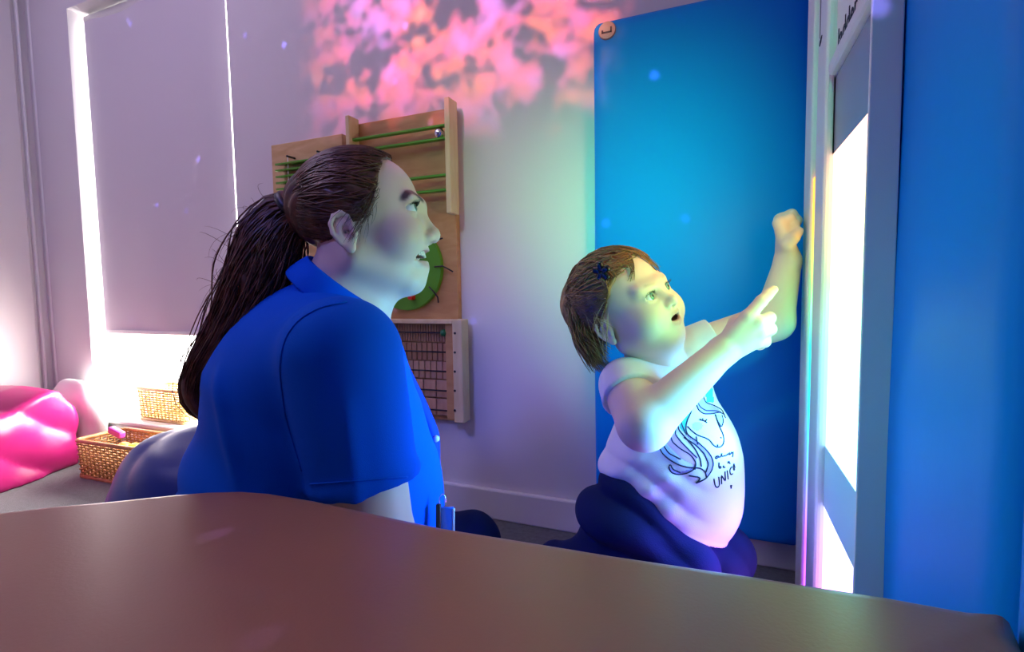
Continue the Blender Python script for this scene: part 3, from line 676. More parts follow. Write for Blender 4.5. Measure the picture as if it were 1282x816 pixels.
# body landmarks
nbw = P(412, 398, tw+.01)
S_n, S_f = P(428, 446, .61), P(440, 424, .95)
E_n, H_n = P(475, 690, .607), P(570, 790, .66)
E_f, H_f = P(500, 640, 1.00), P(560, 720, .90)
def torso_w(p, g=0):
    d = cap(p, P(394, 480, .77), P(396, 640, .79), .140+g, .185+g)
    d = su(d, cap(p, P(397, 500, .71), P(397, 650, .735), .112+g, .143+g), .05)
    d = su(d, cap(p, P(397, 500, .86), P(397, 650, .87), .112+g, .165+g), .05)
    d = su(d, cap(p, P(455, 560, .74), P(462, 590, .74), .078+g, .085+g), .07)      # bust
    d = su(d, cap(p, P(455, 560, .86), P(462, 590, .86), .078+g, .085+g), .07)
    d = su(d, cap(p, P(396, 640, .79), WZ(392, .82, .16), .180+g, .165+g), .06)
    d = su(d, cap(p, P(414, 442, .66), P(422, 432, .88), .064+g, .064+g), .06)
    d = su(d, cap(p, P(404, 415, tw), P(394, 475, .77), .062+g, .125+g), .06)
    return d
def uarm_w(p, g=0, side='n'):
    if side == 'n': return cap(p, S_n, E_n, .064+g, .050+g)
    return cap(p, S_f, E_f, .066+g, .047+g)
def fist(p, wrist, dirv, upv, s=1.0):
    """relaxed hand: palm, four curled fingers of unequal length, thumb"""
    dv = unit(dirv); uv = unit(A(upv)-dv*(A(upv)@dv)); sv = np.cross(dv, uv); w0 = A(wrist)
    d = None
    for i, (off, ln) in enumerate(((.030, .90), (.010, 1.0), (-.010, .95), (-.028, .78))):
        k0 = w0+(dv*.085+sv*off)*s; a = cap(p, w0+sv*off*.5*s, k0, .014*s, .0115*s); d = a if d is None else su(d, a, .014*s)
        k1 = k0+(dv*.030-uv*.016)*ln*s; k2 = k1+(dv*.006-uv*.028)*ln*s; k3 = k2+(-dv*.014-uv*.012)*ln*s
        d = su(d, chain(p, [k0, k1, k2, k3], [.0100*s, .0092*s, .0085*s, .0075*s], .003), .005*s)
    t1 = w0+(dv*.035+sv*.042-uv*.006)*s; t2 = t1+(dv*.032+sv*.012-uv*.012)*s; t3 = t2+(dv*.026-uv*.006)*s
    return su(d, chain(p, [w0+sv*.015*s, t1, t2, t3], [.014*s, .0125*s, .0105*s, .0085*s], .004), .010*s)
HIP_n, HIP_f = WZ(395, .70, .125), WZ(395, .88, .125)
KN_n, KN_f = WZ(585, .72, .115), WZ(578, 1.00, .135)
AN_n, AN_f = WZ(500, .93, .055), WZ(490, .74, .055)
def legs_w(p, g=0):
    d = su(cap(p, HIP_n, KN_n, .088+g, .060+g), cap(p, HIP_f, KN_f, .088+g, .060+g), .03)
    d = su(d, cap(p, KN_n, AN_n, .056+g, .038+g), .02); d = su(d, cap(p, KN_f, AN_f, .056+g, .038+g), .02)
    return d
def body_w(p):
    d = masked(p, HO, .24, lambda s: head_w(ad(HW.loc(s))))
    nk = cap(p, AD((.000, 0, -.040)), nbw, .053, .060)
    nk = su(nk, cap(p, AD((.045, 0, -.080)), P(450, 408, tw), .018, .034), .04)
    d = su(d, nk, .022)
    t = torso_w(p, -.012); t = su(t, uarm_w(p, -.006), .03); t = su(t, uarm_w(p, -.006, 'f'), .03)
    t = su(t, legs_w(p, -.010), .03)
    t = su(t, cap(p, E_n, H_n, .045, .030), .015); t = su(t, cap(p, E_f, H_f, .045, .030), .015)
    t = su(t, masked(p, H_n+RT*.07, .2, lambda s: fist(s, H_n, RT*.9-UP*.2+FW*.3, UP)), .012); t = su(t, masked(p, H_f+RT*.07, .2, lambda s: fist(s, H_f, RT*.9-UP*.2-FW*.3, UP)), .012)
    t = su(t, cap(p, AN_n, AN_n+RT*-.13+A([0, 0, -.008]), .036, .026), .015); t = su(t, cap(p, AN_f, AN_f-RT*.13+A([0, 0, -.008]), .036, .026), .015)
    d = su(d, t, .03)
    return np.maximum(d, -(p[:, 2]-.002))
def skin_col_w(v):
    q = ad(HW.loc(v.astype(np.float32))).astype(float); base = A([.80, .56, .45]); c = np.tile(base, (len(v), 1))
    def blend(mask, col): c[:] = c*(1-mask[:, None])+A(col)*mask[:, None]
    hd = sm(-.14, -.12, q[:, 2])
    for s in (-1, 1):
        blend(.35*hd*np.exp(-(((q[:, 0]-.082)/.02)**2+((q[:, 1]-s*.045)/.02)**2+((q[:, 2]+.025)/.018)**2)), (.80, .36, .30))
        br = [(.0900, s*.058, .0190), (.1010, s*.048, .0285), (.111, s*.034, .0310), (.119, s*.016, .0230)]
        blend(.92*sm(.0075, .0034, polyd(q, br)), (.05, .022, .012))
        ln = [(.0945, s*.0490, .0075), (.1030, s*.0440, .0135), (.1085, s*.0360, .0148), (.1095, s*.028, .0140), (.107, s*.021, .0085)]
        blend(.85*sm(.0030, .0012, polyd(q, ln)), (.03, .015, .012))
    up = [(.0760, -.0290, -.0455), (.0990, -.0150, -.0545), (.1070, 0, -.0565), (.0990, .0150, -.0545), (.0760, .0290, -.0455)]
    lw = [(.0755, -.0285, -.0480), (.0920, -.0160, -.0690), (.0985, 0, -.0750), (.0920, .0160, -.0690), (.0755, .0285, -.0480)]
    blend(.75*sm(.0085, .0050, polyd(q, up)), (.62, .24, .22)); blend(.75*sm(.0090, .0055, polyd(q, lw)), (.62, .24, .22))
    blend(hd*(ell(q.astype(np.float32), (.0860, 0, -.0600), (.023, .0285, .0084)) < 0), (.10, .02, .02))
    for m_ in ((.071, -.056, -.026), (.075, -.054, -.038), (.038, -.058, -.083)):
        blend(.8*sm(.0030, .0015, np.linalg.norm(q[:, 1:2]*0+q-A(m_), axis=1)-.004*0), (.12, .05, .03))
    return c
wlo, whi = bounds([HO+UP*.15, HO-RT*.15, WZ(395, .70, 0), WZ(395, .90, 0), KN_n, KN_f, S_n, S_f, E_n, E_f, H_n, P(300, 640, .8), WZ(620, 1.0, 0)], .16)
woman = sdf_obj('person', body_w, wlo, whi, .0027, M_SKIN, None, skin_col_w)
tag(woman, 'smiling woman with a brown ponytail and blue polo shirt, seated in profile', 'person')
for s in (-1, 1): eyeball('eye', HW, A([EYW[0], s*EYW[1], EYW[2]])-A([.012, 0, -.018]), .0125, (1, -.25, .03), (.10, .22, .16), woman)
# teeth: an upper arch of single teeth
tv = bmesh.new()
for k in range(-5, 6):
    a = k*.20; cx, cy = .0760+.0250*math.cos(a), .0250*math.sin(a); hz = .0095-.0004*abs(k)
    Mx = Matrix.Translation(Vector((cx, cy, -.0575+.0007*abs(k)))) @ Matrix.Rotation(a, 4, 'Z')
    vs = add_box(tv, (-.0022, -.0024, -hz/2), (.0022, .0024, hz/2), .0011, 2, Mx)
for v in tv.verts: v.co = Vector(AD(v.co))
from_bm('teeth', tv, M_TEETH, woman, True)
for s in (-1, 1):   # eyelashes
    lst = []
    for k in range(11):
        f = k/10; a = A([.0985+.0095*math.sin(f*2.4), s*(.0445-.021*f), .0105+.0028*math.sin(f*3.1)]); lst.append(([AD(a), AD(a+A([.0055, s*.0025*(1-f), .0018])), AD(a+A([.0085, s*.004*(1-f), .0052]))], [.0005, .0004, .0001]))
    tubes('eyelashes', lst, M_BLACK, woman, n=4)

# polo shirt
ax_n = unit(E_n-S_n); hem_n = P(446, 606, .607); ax_f = unit(E_f-S_f)
def sleeve(p, S, E, ax, ln, g=0):
    d = cap(p, S, S+ax*(ln+.03), .073+g, .061+g); return np.maximum(d, (p-A(S, np.float32))@ax.astype(np.float32)-ln)
LN_n = float((hem_n-S_n)@ax_n)
ncol = unit(AD((.000, 0, -.04))-nbw)
def shirt_w(p):
    t = torso_w(p, 0)
    s_ = sleeve(p, S_n, E_n, ax_n, LN_n)
    q = p-S_n.astype(np.float32); al = q@ax_n.astype(np.float32)
    s_ = s_-.004*np.exp(-((al-LN_n+.006)/.010)**2)
    # creases
    lat = q@RT.astype(np.float32)
    s_ = s_-.0055*np.exp(-((lat-.022-al*.10)/.012)**2)*sm(.02, .07, al)
    d = su(t, s_, .022); d = su(d, sleeve(p, S_f, E_f, ax_f, .2), .022)
    x = (p-nbw.astype(np.float32)); xr, xu, xd = x@RT.astype(np.float32), x@UP.astype(np.float32), x@FW.astype(np.float32)
    fold = .0085*np.sin(xr*30+xu*62+1.5*np.sin(xr*14+xd*9))*sm(-.10, -.30, xu)*sm(.10, -.06, xr)
    fold = fold+.0055*np.sin(xu*95+xr*40+2*np.sin(xr*20))*sm(-.20, -.32, xu)*sm(.02, -.10, xr)
    fold = fold+.008*np.exp(-((xr+.075+.35*(xu+.12))/.012)**2)*sm(-.05, -.09, xu)*sm(-.26, -.16, xu)
    d = d-fold
    neck = cap(p, AD((.0, 0, -.02)), nbw-ncol*.03, .058, .054); neck = su(neck, cap(p, P(462, 385, tw), P(500, 430, tw), .034, .018), .03)
    d = ss(d, neck, .006)
    hz = WZ(392, .8, .10); d = np.maximum(d, (hz[2]-p[:, 2]))
    return d
shirt = sdf_obj('polo_shirt', shirt_w, wlo, whi, .0036, M_POLO, woman); shirt['label'] = 'royal blue polo shirt'
# collar: folded band around the neck
def ring_pts(center, axis, fwd, rf, rs, n=48):
    axis = unit(axis); f = unit(fwd-axis*(fwd@axis)); s = np.cross(axis, f)
    return [A(center)+f*math.cos(a)*rf+s*math.sin(a)*rs for a in np.linspace(.32, 2*math.pi-.32, n)]
cax = unit(RT*.60+UP*.80); cfw = RT*.80-UP*.60; cc_ = P(437, 354, tw)
c_top = ring_pts(cc_, cax, cfw, .0660, .0640); c_bot = ring_pts(cc_-cax*.040, cax, cfw, .0820, .0810); c_in = ring_pts(cc_-cax*.040, cax, cfw, .0660, .0640)
vv = []; nC = len(c_top)
for i in range(nC):
    a, b, c = c_top[i], c_bot[i], c_in[i]; m_ = (a+b)/2+unit(b-c)*.004
    vv += [c, a-unit(b-a)*.0005, a+unit(b-c)*.004, m_, b, b-unit(b-c)*.004, (a+c)/2]
ff = []
for i in range(nC-1):
    for k in range(7): k2 = (k+1) % 7; ff.append((i*7+k, i*7+k2, (i+1)*7+k2, (i+1)*7+k))
ff += [tuple(range(7)), tuple((nC-1)*7+k for k in range(7))[::-1]]
co = mk('collar', vv, ff, M_POLO, shirt); sd = co.modifiers.new('smooth', 'SUBSURF'); sd.levels = 1; sd.render_levels = 1
SB = None
def bvh_of(o): me = o.data; return BVHTree.FromPolygons([v.co[:] for v in me.vertices], [p.vertices[:] for p in me.polygons])
bw_ = bvh_of(shirt)
def hit(b, px, py, lift=.001, tmin=0):
    d = ray(px, py); l, n, i, t = b.ray_cast(Vector(CAM), Vector(d/np.linalg.norm(d)))
    if l is None: return None
    n = A(n); n = n if n@d < 0 else -n; return A(l)+n*lift
# seams
def surf_line(b, pts, n, lift): 
    r = [hit(b, x, y, lift) for x, y in strip_curve(pts, n)]; return [q for q in r if q is not None]
for pts in ([(434, 378), (400, 385), (372, 402), (356, 425), (350, 460), (357, 520), (378, 590)], [(389, 606), (430, 603), (470, 600), (510, 597)]):
    l_ = surf_line(bw_, pts, 40, .0006)
    if len(l_) > 5: tube('seam', l_, .0011, M_POLO, shirt, n=5)
# placket strip on the front edge with a button
pk = [P(489, 428, .79), P(505, 465, .79), P(525, 505, .79), P(541, 543, .79), P(541, 590, .79)]
pkd = strip_curve(pk, 24); vv = []
for q in pkd: vv += [q+RT*.004-FW*.022, q+RT*.012+FW*.004, q+RT*.006+FW*.03, q-RT*.012+FW*.004]
ff = [(i*4+k, i*4+(k+1) % 4, i*4+4+(k+1) % 4, i*4+4+k) for i in range(23) for k in range(4)]+[(0, 1, 2, 3), (95, 94, 93, 92)]
mk('placket', vv, ff, M_POLOD, shirt)
q = P(543, 549, .775); bm = bmesh.new(); bmesh.ops.create_uvsphere(bm, u_segments=16, v_segments=10, radius=.0052, matrix=Matrix.Translation(Vector(q+RT*.004))); from_bm('button', bm, M_WHITE, shirt, True)
# trousers
def trou_w(p):
    d = su(legs_w(p, .004), cap(p, WZ(392, .74, .13), WZ(392, .86, .13), .165), .04)
    d = d-waves(p, [(60, 40, 55, 0, .0025), (31, -45, 70, 1, .0025)])
    d = np.maximum(d, p[:, 2]-.20)
    d = np.maximum(d, -(ell(p, AN_n-RT*.10, (.06, .06, .06)))); d = np.maximum(d, -(ell(p, AN_f-RT*.10, (.06, .06, .06))))
    return np.maximum(d, -(p[:, 2]-.001))
sdf_obj('trousers', trou_w, wlo, whi, .006, M_NAVY, woman)['label'] = 'dark navy trousers'

# hair: cap on the skull, combed strands and ponytail
gx_ = A([-.12, -.060, -.030, .000, .012, .028, .044, .056, .068, .080, .12]); gz_ = A([-.030, -.030, -.018, .002, .012, .004, .008, .030, .058, .084, .13])
TIE = A([-.0600, 0, .0580])
HCc, HCr = A([.0215, 0, .0430]), A([.0920, .0800, .0775])
def hairline(q): return q[:, 2]-np.interp(q[:, 0], gx_, gz_)-.10*np.clip(.055-np.abs(q[:, 1]), 0, .03)*(q[:, 0] > .05)*-1*0
def haircap(p):
    q = ad(HW.loc(p))
    d = ell(q, HCc, HCr); d = su(d, ell(q, (-.046, 0, .050), (.024, .042, .036)), .03)
    d = np.maximum(d, -hairline(q)*.72)
    return d-.0018*np.sin(q[:, 1]*240+q[:, 2]*190+8*np.sin(q[:, 0]*30))
hair = sdf_obj('hair', haircap, HO-.17, HO+.17, .0028, M_HAIRW, woman); hair['label'] = 'long brown hair tied in a ponytail'
def on_skull(q, lift):
    c = HCc; r = HCr+lift; d = q-c; k = np.sqrt(((d/r)**2).sum(-1, keepdims=True)); return c+d/k
paths = []
for i in range(1200):
    s = RNG.choice([-1, 1], p=[.65, .35]); u = RNG.uniform(0, 1)
    if u < .6:
        x = RNG.uniform(-.02, .095); z0 = np.interp(x, gx_, gz_)+RNG.uniform(-.003, .010); st = A([x, s*.06*RNG.uniform(.6, 1.2) if z0 < .07 else s*RNG.uniform(0, .06), z0])
    else: st = A([RNG.uniform(-.03, .09), s*RNG.uniform(.0, .08), RNG.uniform(.04, .13)])
    st = on_skull(st, 0)
    if st[2] < np.interp(st[0], gx_, gz_)-.003: continue
    t = np.linspace(0, 1, 14)[:, None]; lift = RNG.uniform(-.0005, .0035)
    sag = A([0, 0, RNG.uniform(-.012, .012)])
    pth = st*(1-t)+(TIE+RNG.normal(0, .006, 3))*t+np.sin(t*math.pi)*sag
    pth = on_skull(pth, lift); pth[-2:] = pth[-2:]*.6+(TIE)*.4
    paths.append(AD(pth))
strands('combed_strands', paths, .0009, M_HAIRW, hair)
# loose wisps over the temple and ear
paths = []
for i in range(40):
    x = RNG.uniform(.03, .062); a = on_skull(A([x, -.06, np.interp(x, gx_, gz_)+RNG.uniform(0, .02)]), .003); b = A([RNG.uniform(-.01, .045), -.082+RNG.uniform(-.004, .004), RNG.uniform(-.035, .01)])
    t = np.linspace(0, 1, 14)[:, None]; mid = (a+b)/2+A([RNG.uniform(-.01, .014), -.008, RNG.uniform(-.004, .012)])
    paths.append(AD(a*(1-t)**2+2*mid*t*(1-t)+b*t*t))
strands('wisps', paths, .00035, M_HAIRW, hair, .0001)
tc_ = HW.wld(TIE-A([.012, 0, -.018])-A([.006, 0, 0]))
ca = unit(P(340, 292, tw)-tc_); s1 = unit(np.cross(ca, FW)); s2 = np.cross(ca, s1)
tube('hair_tie', [tc_+(s1*math.cos(a)+s2*math.sin(a))*.021 for a in np.arange(24)*2*math.pi/24], .008, M_BLACK, hair, n=8, closed=True)
# ponytail axis (pixels, depth) with half widths in metres
ax = [(378, 263, .762, .022), (356, 274, .76, .036), (338, 302, .755, .044), (325, 342, .75, .044), (308, 385, .745, .040), (287, 425, .74, .035), (262, 458, .735, .030), (246, 487, .73, .024), (244, 508, .73, .018), (258, 520, .73, .010)]
axp = A([P(a, b, c) for a, b, c, _ in ax]); axw = A([a[3] for a in ax]); K = 26
axs = strip_curve(axp, K); axl = np.r_[0, np.cumsum(np.linalg.norm(np.diff(axp, axis=0), axis=1))]; ww = np.interp(np.linspace(0, axl[-1], K), axl, axw)
def pony(p):
    d = None
    for i in range(0, K-1, 1):
        e = cap(p, axs[i], axs[i+1], ww[i]*.72, ww[i+1]*.72); d = e if d is None else su(d, e, .008)
    x = p@RT.astype(np.float32); z = p@UP.astype(np.float32)
    return d-.004*np.sin(x*150+z*35+3*np.sin(z*25))
plo, phi = bounds(axp, .07); sdf_obj('ponytail', pony, plo, phi, .0035, M_HAIRW, hair)
tg = np.gradient(axs, axis=0); tg /= np.linalg.norm(tg, axis=1)[:, None]; n1 = np.cross(tg, FW); n1 /= np.linalg.norm(n1, axis=1)[:, None]; n2 = np.cross(tg, n1)
paths = []
for i in range(1700):
    a = RNG.uniform(0, 2*math.pi); r = math.sqrt(RNG.uniform(.25, 1.0)); ph = RNG.uniform(0, 6.28); am = RNG.uniform(.0, .10); fly = 1+.25*(RNG.random() < .06)*RNG.uniform(.3, 1.5)
    u = np.linspace(0, 1, K); aa = a+am*4*np.sin(u*6+ph); rr = (ww*r*fly*(1+.12*np.sin(u*11+ph)))[:, None]
    paths.append(axs+(n1*np.cos(aa)[:, None]+n2*np.sin(aa)[:, None]*.85)*rr)
strands('ponytail_strands', paths, .00095, M_HAIRW, hair)
paths = []
for i in range(70):   # flyaway hairs
    k0 = RNG.integers(2, 12); a = RNG.uniform(2.2, 4.2); st = axs[k0]+(n1[k0]*math.cos(a)+n2[k0]*math.sin(a))*ww[k0]*.9
    t = np.linspace(0, 1, K)[:, None]; e = st-RT*RNG.uniform(.0, .05)+UP*RNG.uniform(-.10, .03)-FW*RNG.uniform(-.02, .02); m_ = (st+e)/2-RT*RNG.uniform(0, .03)+UP*.015
    paths.append(st*(1-t)**2+2*m_*t*(1-t)+e*t*t)
strands('flyaway_hairs', paths, .00025, M_HAIRW, hair, .0001)
# badge holder with ring hanging at the waist
bq = P(556, 646, .70)
bd = empty('badge_holder', P(556, 690, .70), 'blue badge holder with a black strap and ring at the woman\'s waist', 'badge')
def obox(name, c, hx, hy, hz, m, parent, bev=.002):
    R_ = Matrix(((RT[0], FW[0], UP[0], c[0]), (RT[1], FW[1], UP[1], c[1]), (RT[2], FW[2], UP[2], c[2]), (0, 0, 0, 1)))
    return box(name, (-hx, -hy, -hz), (hx, hy, hz), m, parent, bev, 2, True, R_)
obox('card', P(559, 656, .70), .0105, .003, .024, mat('badge_blue', (.02, .18, .75), .25, coat=.5), bd)
obox('clear_edge', P(568, 658, .70), .0012, .0035, .024, mat('clear_plastic', (.55, .7, .9), .15), bd, .0005)
obox('strap', P(549, 654, .698), .0035, .004, .026, M_BLACK, bd)
tube('ring', [P(554, 627, .70)+(RT*math.cos(a)*.0045+UP*math.sin(a)*.0095) for a in np.arange(20)*2*math.pi/20], .0008, M_CHROME, bd, n=6, closed=True)
# ================================================================== the child
tc = .90
def dirv(r, u, d): return unit(RT*r+UP*u+FW*d)
CF = dirv(.55, .30, -.79); CU = dirv(-.478, .886, .003)
HC = Frame(P(783, 384, tc), CF, CU)
EYC = (.0690, .0255, .0005)
def head_c(q):
    d = ell(q, (-.010, 0, .030), (.088, .071, .074))
    d = su(d, ell(q, (.026, 0, -.026), (.060, .059, .062)), .03)
    for s in (-1, 1):
        d = su(d, ell(q, (.046, s*.034, -.036), (.034, .030, .032)), .02)
        d = su(d, cap(q, (.066, s*.034, .016), (.077, s*.008, .013), .010), .014)
        d = su(d, cap(q, (.000, s*.040, -.055), (.052, s*.012, -.076), .020, .019), .02)
    d = su(d, cap(q, (.058, 0, -.073), (.060, 0, -.073), .0175), .014)
    for s in (-1, 1):
        d = ss(d, ell(q, (.092, s*.0255, -.001), (.016, .0150, .0095)), .010)
        d = su(d, ell(q, (EYC[0], s*EYC[1], EYC[2]), (.0137, .0143, .0132)), .004)
        d = ss(d, ell(q, (EYC[0]+.012, s*EYC[1], EYC[2]), (.013, .0128, .0066)), .0014)
    d = su(d, cap(q, (.081, 0, -.002), (.0905, 0, -.020), .0060, .0078), .012)
    d = su(d, cap(q, (.0925, 0, -.0225), (.092, 0, -.0235), .0082), .005)
    for s in (-1, 1):
        d = su(d, ell(q, (.0845, s*.0098, -.0255), (.0085, .0055, .0058)), .005)
        d = ss(d, ell(q, (.0905, s*.0048, -.0305), (.0042, .0026, .0036)), .0025)
    d = su(d, cap(q, (.072, 0, -.042), (.068, 0, -.056), .013), .012)
    up = [(.072, -.0165, -.0465), (.0825, -.007, -.0415), (.0848, 0, -.0422), (.0825, .007, -.0415), (.072, .0165, -.0465)]
    lw = [(.071, -.0155, -.0485), (.0785, -.008, -.0560), (.0805, 0, -.0580), (.0785, .008, -.0560), (.071, .0155, -.0485)]
    d = su(d, chain(q, up, [.002, .0040, .0046, .0040, .002], .003), .005)
    d = su(d, chain(q, lw, [.002, .0046, .0054, .0046, .002], .003), .005)
    d = ss(d, ell(q, (.0800, 0, -.0495), (.016, .0125, .0050)), .003)
    for s in (-1, 1):
        Y = s*.0700; e = ell(q, (-.005, s*.0680, -.019), (.0130, .0045, .0210))
        rim = [(.004, Y, -.010), (.002, Y, -.002), (-.005, Y+s*.003, .003), (-.013, Y+s*.004, .000), (-.0185, Y+s*.005, -.009), (-.0180, Y+s*.005, -.020), (-.012, Y+s*.003, -.031), (-.004, Y, -.038)]
        e = su(e, chain(q, rim, [.0020, .0024, .0028, .0030, .0030, .0028, .0028, .0036], .002), .003)
        e = su(e, ell(q, (-.001, Y, -.039), (.0065, .0042, .0068)), .004); e = su(e, ell(q, (.004, Y, -.022), (.0042, .0042, .0062)), .003)
        e = ss(e, ell(q, (-.004, s*.0735, -.019), (.0060, .0070, .0085)), .003)
        d = su(d, e, .005)
    return d
nbc = P(818, 455, .915)
CS_n, CS_f = P(787, 487, .862), P(862, 440, .975)
CE_n, CW_n = P(806, 531, .79), P(903, 441, .80)
CE_f, CW_f = P(968, 402, .955), P(986, 328, .955)
def torso_c(p, g=0):
    d = cap(p, P(835, 505, .92), P(843, 570, .925), .080+g, .102+g)
    d = su(d, cap(p, P(843, 570, .925), P(848, 622, .935), .102+g, .104+g), .03)
    d = su(d, cap(p, P(806, 490, .88), P(852, 456, .955), .048+g, .046+g), .045)
    d = su(d, cap(p, P(858, 560, .895), P(864, 610, .90), .068+g, .068+g), .05)      # tummy
    d = su(d, cap(p, P(812, 585, .93), P(815, 620, .935), .075+g, .085+g), .05)
    return d
def uarm_c(p, g=0):
    return cap(p, CS_n, CE_n, .043+g, .041+g)
def farm_c(p, g=0):
    return cap(p, CS_f, CE_f, .040+g, .036+g)
# pointing right hand
K1, K2, K3, K4 = P(936, 397, .782), P(949, 404, .778), P(951, 416, .783), P(946, 428, .793)
def hand_n(p):
    w0 = CW_n; d = None
    for k, o in ((K1, -.010), (K2, -.003), (K3, .004), (K4, .010)):
        e = cap(p, w0+(K4-K1)*.0+unit(K4-K1)*o, k, .0135, .0105); d = e if d is None else su(d, e, .010)
    d = su(d, chain(p, [K1, P(953, 377, .780), P(961, 369, .783), P(968.5, 362.5, .787)], [.0105, .0092, .0083, .0068], .003), .005)
    for a, b, c, e_ in ((K2, P(963, 398, .795), P(958, 405, .815), P(947, 410, .812)), (K3, P(964, 412, .800), P(957, 418, .820), P(946, 420, .815)), (K4, P(957, 427, .808), P(951, 431, .824), P(942, 430, .818))):
        d = su(d, chain(p, [a, b, c, e_], [.0105, .0098, .0090, .0080], .003), .004)
    d = su(d, chain(p, [w0+UP*.004, P(922, 405, .815), P(936, 395, .823), P(947, 398, .822)], [.013, .0125, .0100, .0080], .004), .008)
    return d
# left hand patting the light box, palm towards it
def hand_f(p):
    w0 = CW_f; d = None
    ks = [P(976, 279, .932), P(977, 275, .948), P(979, 274, .964), P(981, 277, .980)]
    for i, k in enumerate(ks):
        e = cap(p, w0+FW*(i-1.5)*.008, k, .0150, .0115); d = e if d is None else su(d, e, .012)
    for i, (k, ln) in enumerate(zip(ks, (.9, 1.0, .95, .8))):
        a = k+(RT*.019+UP*.009)*ln; b = a+(RT*.011-UP*.012)*ln; c = b+(RT*-.010-UP*.010)*ln; c = c-RT*.003
        d = su(d, chain(p, [k, a, b, c], [.0112, .0102, .0092, .0080], .003), .004)
    # thumb leaves the side of the palm near its base
    d = su(d, chain(p, [w0+UP*.012-FW*.010, P(986, 306, .925), P(993, 298, .918), P(1000, 290, .922)], [.013, .0122, .0105, .0085], .004), .008)
    return d
HPn, HPf = P(788, 652, .905), P(838, 665, .955)
KNn, KNf = P(850, 714, .845), P(896, 699, .925)
ANn, ANf = P(728, 712, .90), P(795, 735, .99)
def legs_c(p, g=0):
    d = su(cap(p, HPn, KNn, .070+g, .058+g), cap(p, HPf, KNf, .074+g, .062+g), .012)
    d = su(d, cap(p, KNn, ANn, .050+g, .038+g), .012); d = su(d, cap(p, KNf, ANf, .052+g, .038+g), .012)
    d = su(d, cap(p, HPn, HPf, .085+g, .080+g), .03); return d
def body_c(p):
    d = masked(p, HC.o, .19, lambda s: head_c(HC.loc(s)))
    nk = cap(p, HC.wld((.005, 0, -.045)), nbc, .042, .044)
    nk = su(nk, cap(p, HC.wld((.040, 0, -.070)), P(838, 462, .90), .026, .030), .04)
    d = su(d, nk, .018)
    t = torso_c(p, -.008); t = su(t, uarm_c(p, 0), .02); t = su(t, farm_c(p, 0), .02)
    t = su(t, cap(p, CE_n, CW_n, .040, .0235), .012); t = su(t, cap(p, CE_f, CW_f, .036, .0240), .012)
    t = su(t, masked(p, P(935, 405, .8), .11, hand_n), .009); t = su(t, masked(p, P(985, 295, .95), .11, hand_f), .009)
    t = su(t, legs_c(p, -.008), .02)
    t = su(t, cap(p, ANn, P(700, 705, .93), .030, .022), .012); t = su(t, cap(p, ANf, P(770, 735, 1.02), .03, .022), .012)
    d = su(d, t, .022)
    return np.maximum(d, -(p[:, 2]-.002))
def skin_col_c(v):
    q = HC.loc(v.astype(np.float32)).astype(float); c = np.tile(A([.82, .60, .49]), (len(v), 1))
    def blend(mask, col): c[:] = c*(1-mask[:, None])+A(col)*mask[:, None]
    for s in (-1, 1):
        blend(.35*np.exp(-(((q[:, 0]-.065)/.02)**2+((q[:, 1]-s*.038)/.018)**2+((q[:, 2]+.030)/.016)**2)), (.82, .38, .32))
        br = [(.066, s*.042, .0155), (.078, s*.028, .0195), (.084, s*.013, .0155)]
        blend(.4*sm(.0045, .0015, polyd(q, br)), (.22, .11, .06))
        ln = [(.0715, s*.0385, .002), (.0800, s*.031, .0060), (.0815, s*.024, .0064), (.079, s*.0145, .0030)]
        blend(.75*sm(.0030, .0011, polyd(q, ln)), (.05, .025, .018))
    up = [(.072, -.0165, -.0465), (.085, -.007, -.0415), (.0875, 0, -.0425), (.085, .007, -.0415), (.072, .0165, -.0465)]
    lw = [(.071, -.0155, -.0485), (.081, -.008, -.0565), (.083, 0, -.0590), (.081, .008, -.0565), (.071, .0155, -.0485)]
    blend(.7*sm(.0065, .0035, polyd(q, up)), (.72, .32, .30)); blend(.7*sm(.0070, .0040, polyd(q, lw)), (.72, .32, .30))
    blend(1.0*(ell(q.astype(np.float32), (.0770, 0, -.0495), (.0120, .0122, .0050)) < 0), (.06, .012, .012))
    return c
clo, chi = bounds([HC.o+UP*.11, HC.o-RT*.10, nbc, CE_n, CW_n, CE_f, P(1003, 262, .95), P(968, 362, .78), KNn, KNf, ANn, ANf, WZ(800, 1.03, 0), WZ(850, .83, 0), P(700, 700, .95)], .07)
child = sdf_obj('person', body_c, clo, chi, .0022, M_SKIN, None, skin_col_c)
tag(child, 'small child in a white unicorn shirt kneeling and reaching for the light box', 'person')
gz = HC.M@unit(P(1040, 280, .8)-HC.o)
for s in (-1, 1): eyeball('eye', HC, (EYC[0], s*EYC[1], EYC[2]), .0118, unit(A([1, 0, 0])*.75+gz*.25), (.10, .25, .22), child, .50)
for s in (-1, 1):
    lst = []
    for k in range(9):
        f = k/8; a = A([.0735+.0080*math.sin(.3+f*2.3), s*(.0375-.022*f), .0035+.0028*math.sin(f*3.1)]); lst.append(([HC.wld(a), HC.wld(a+A([.0045, s*.002*(1-f), .0010])), HC.wld(a+A([.0065, s*.003*(1-f), .0034]))], [.0004, .0003, .0001]))
    tubes('eyelashes', lst, M_BLACK, child, n=4)

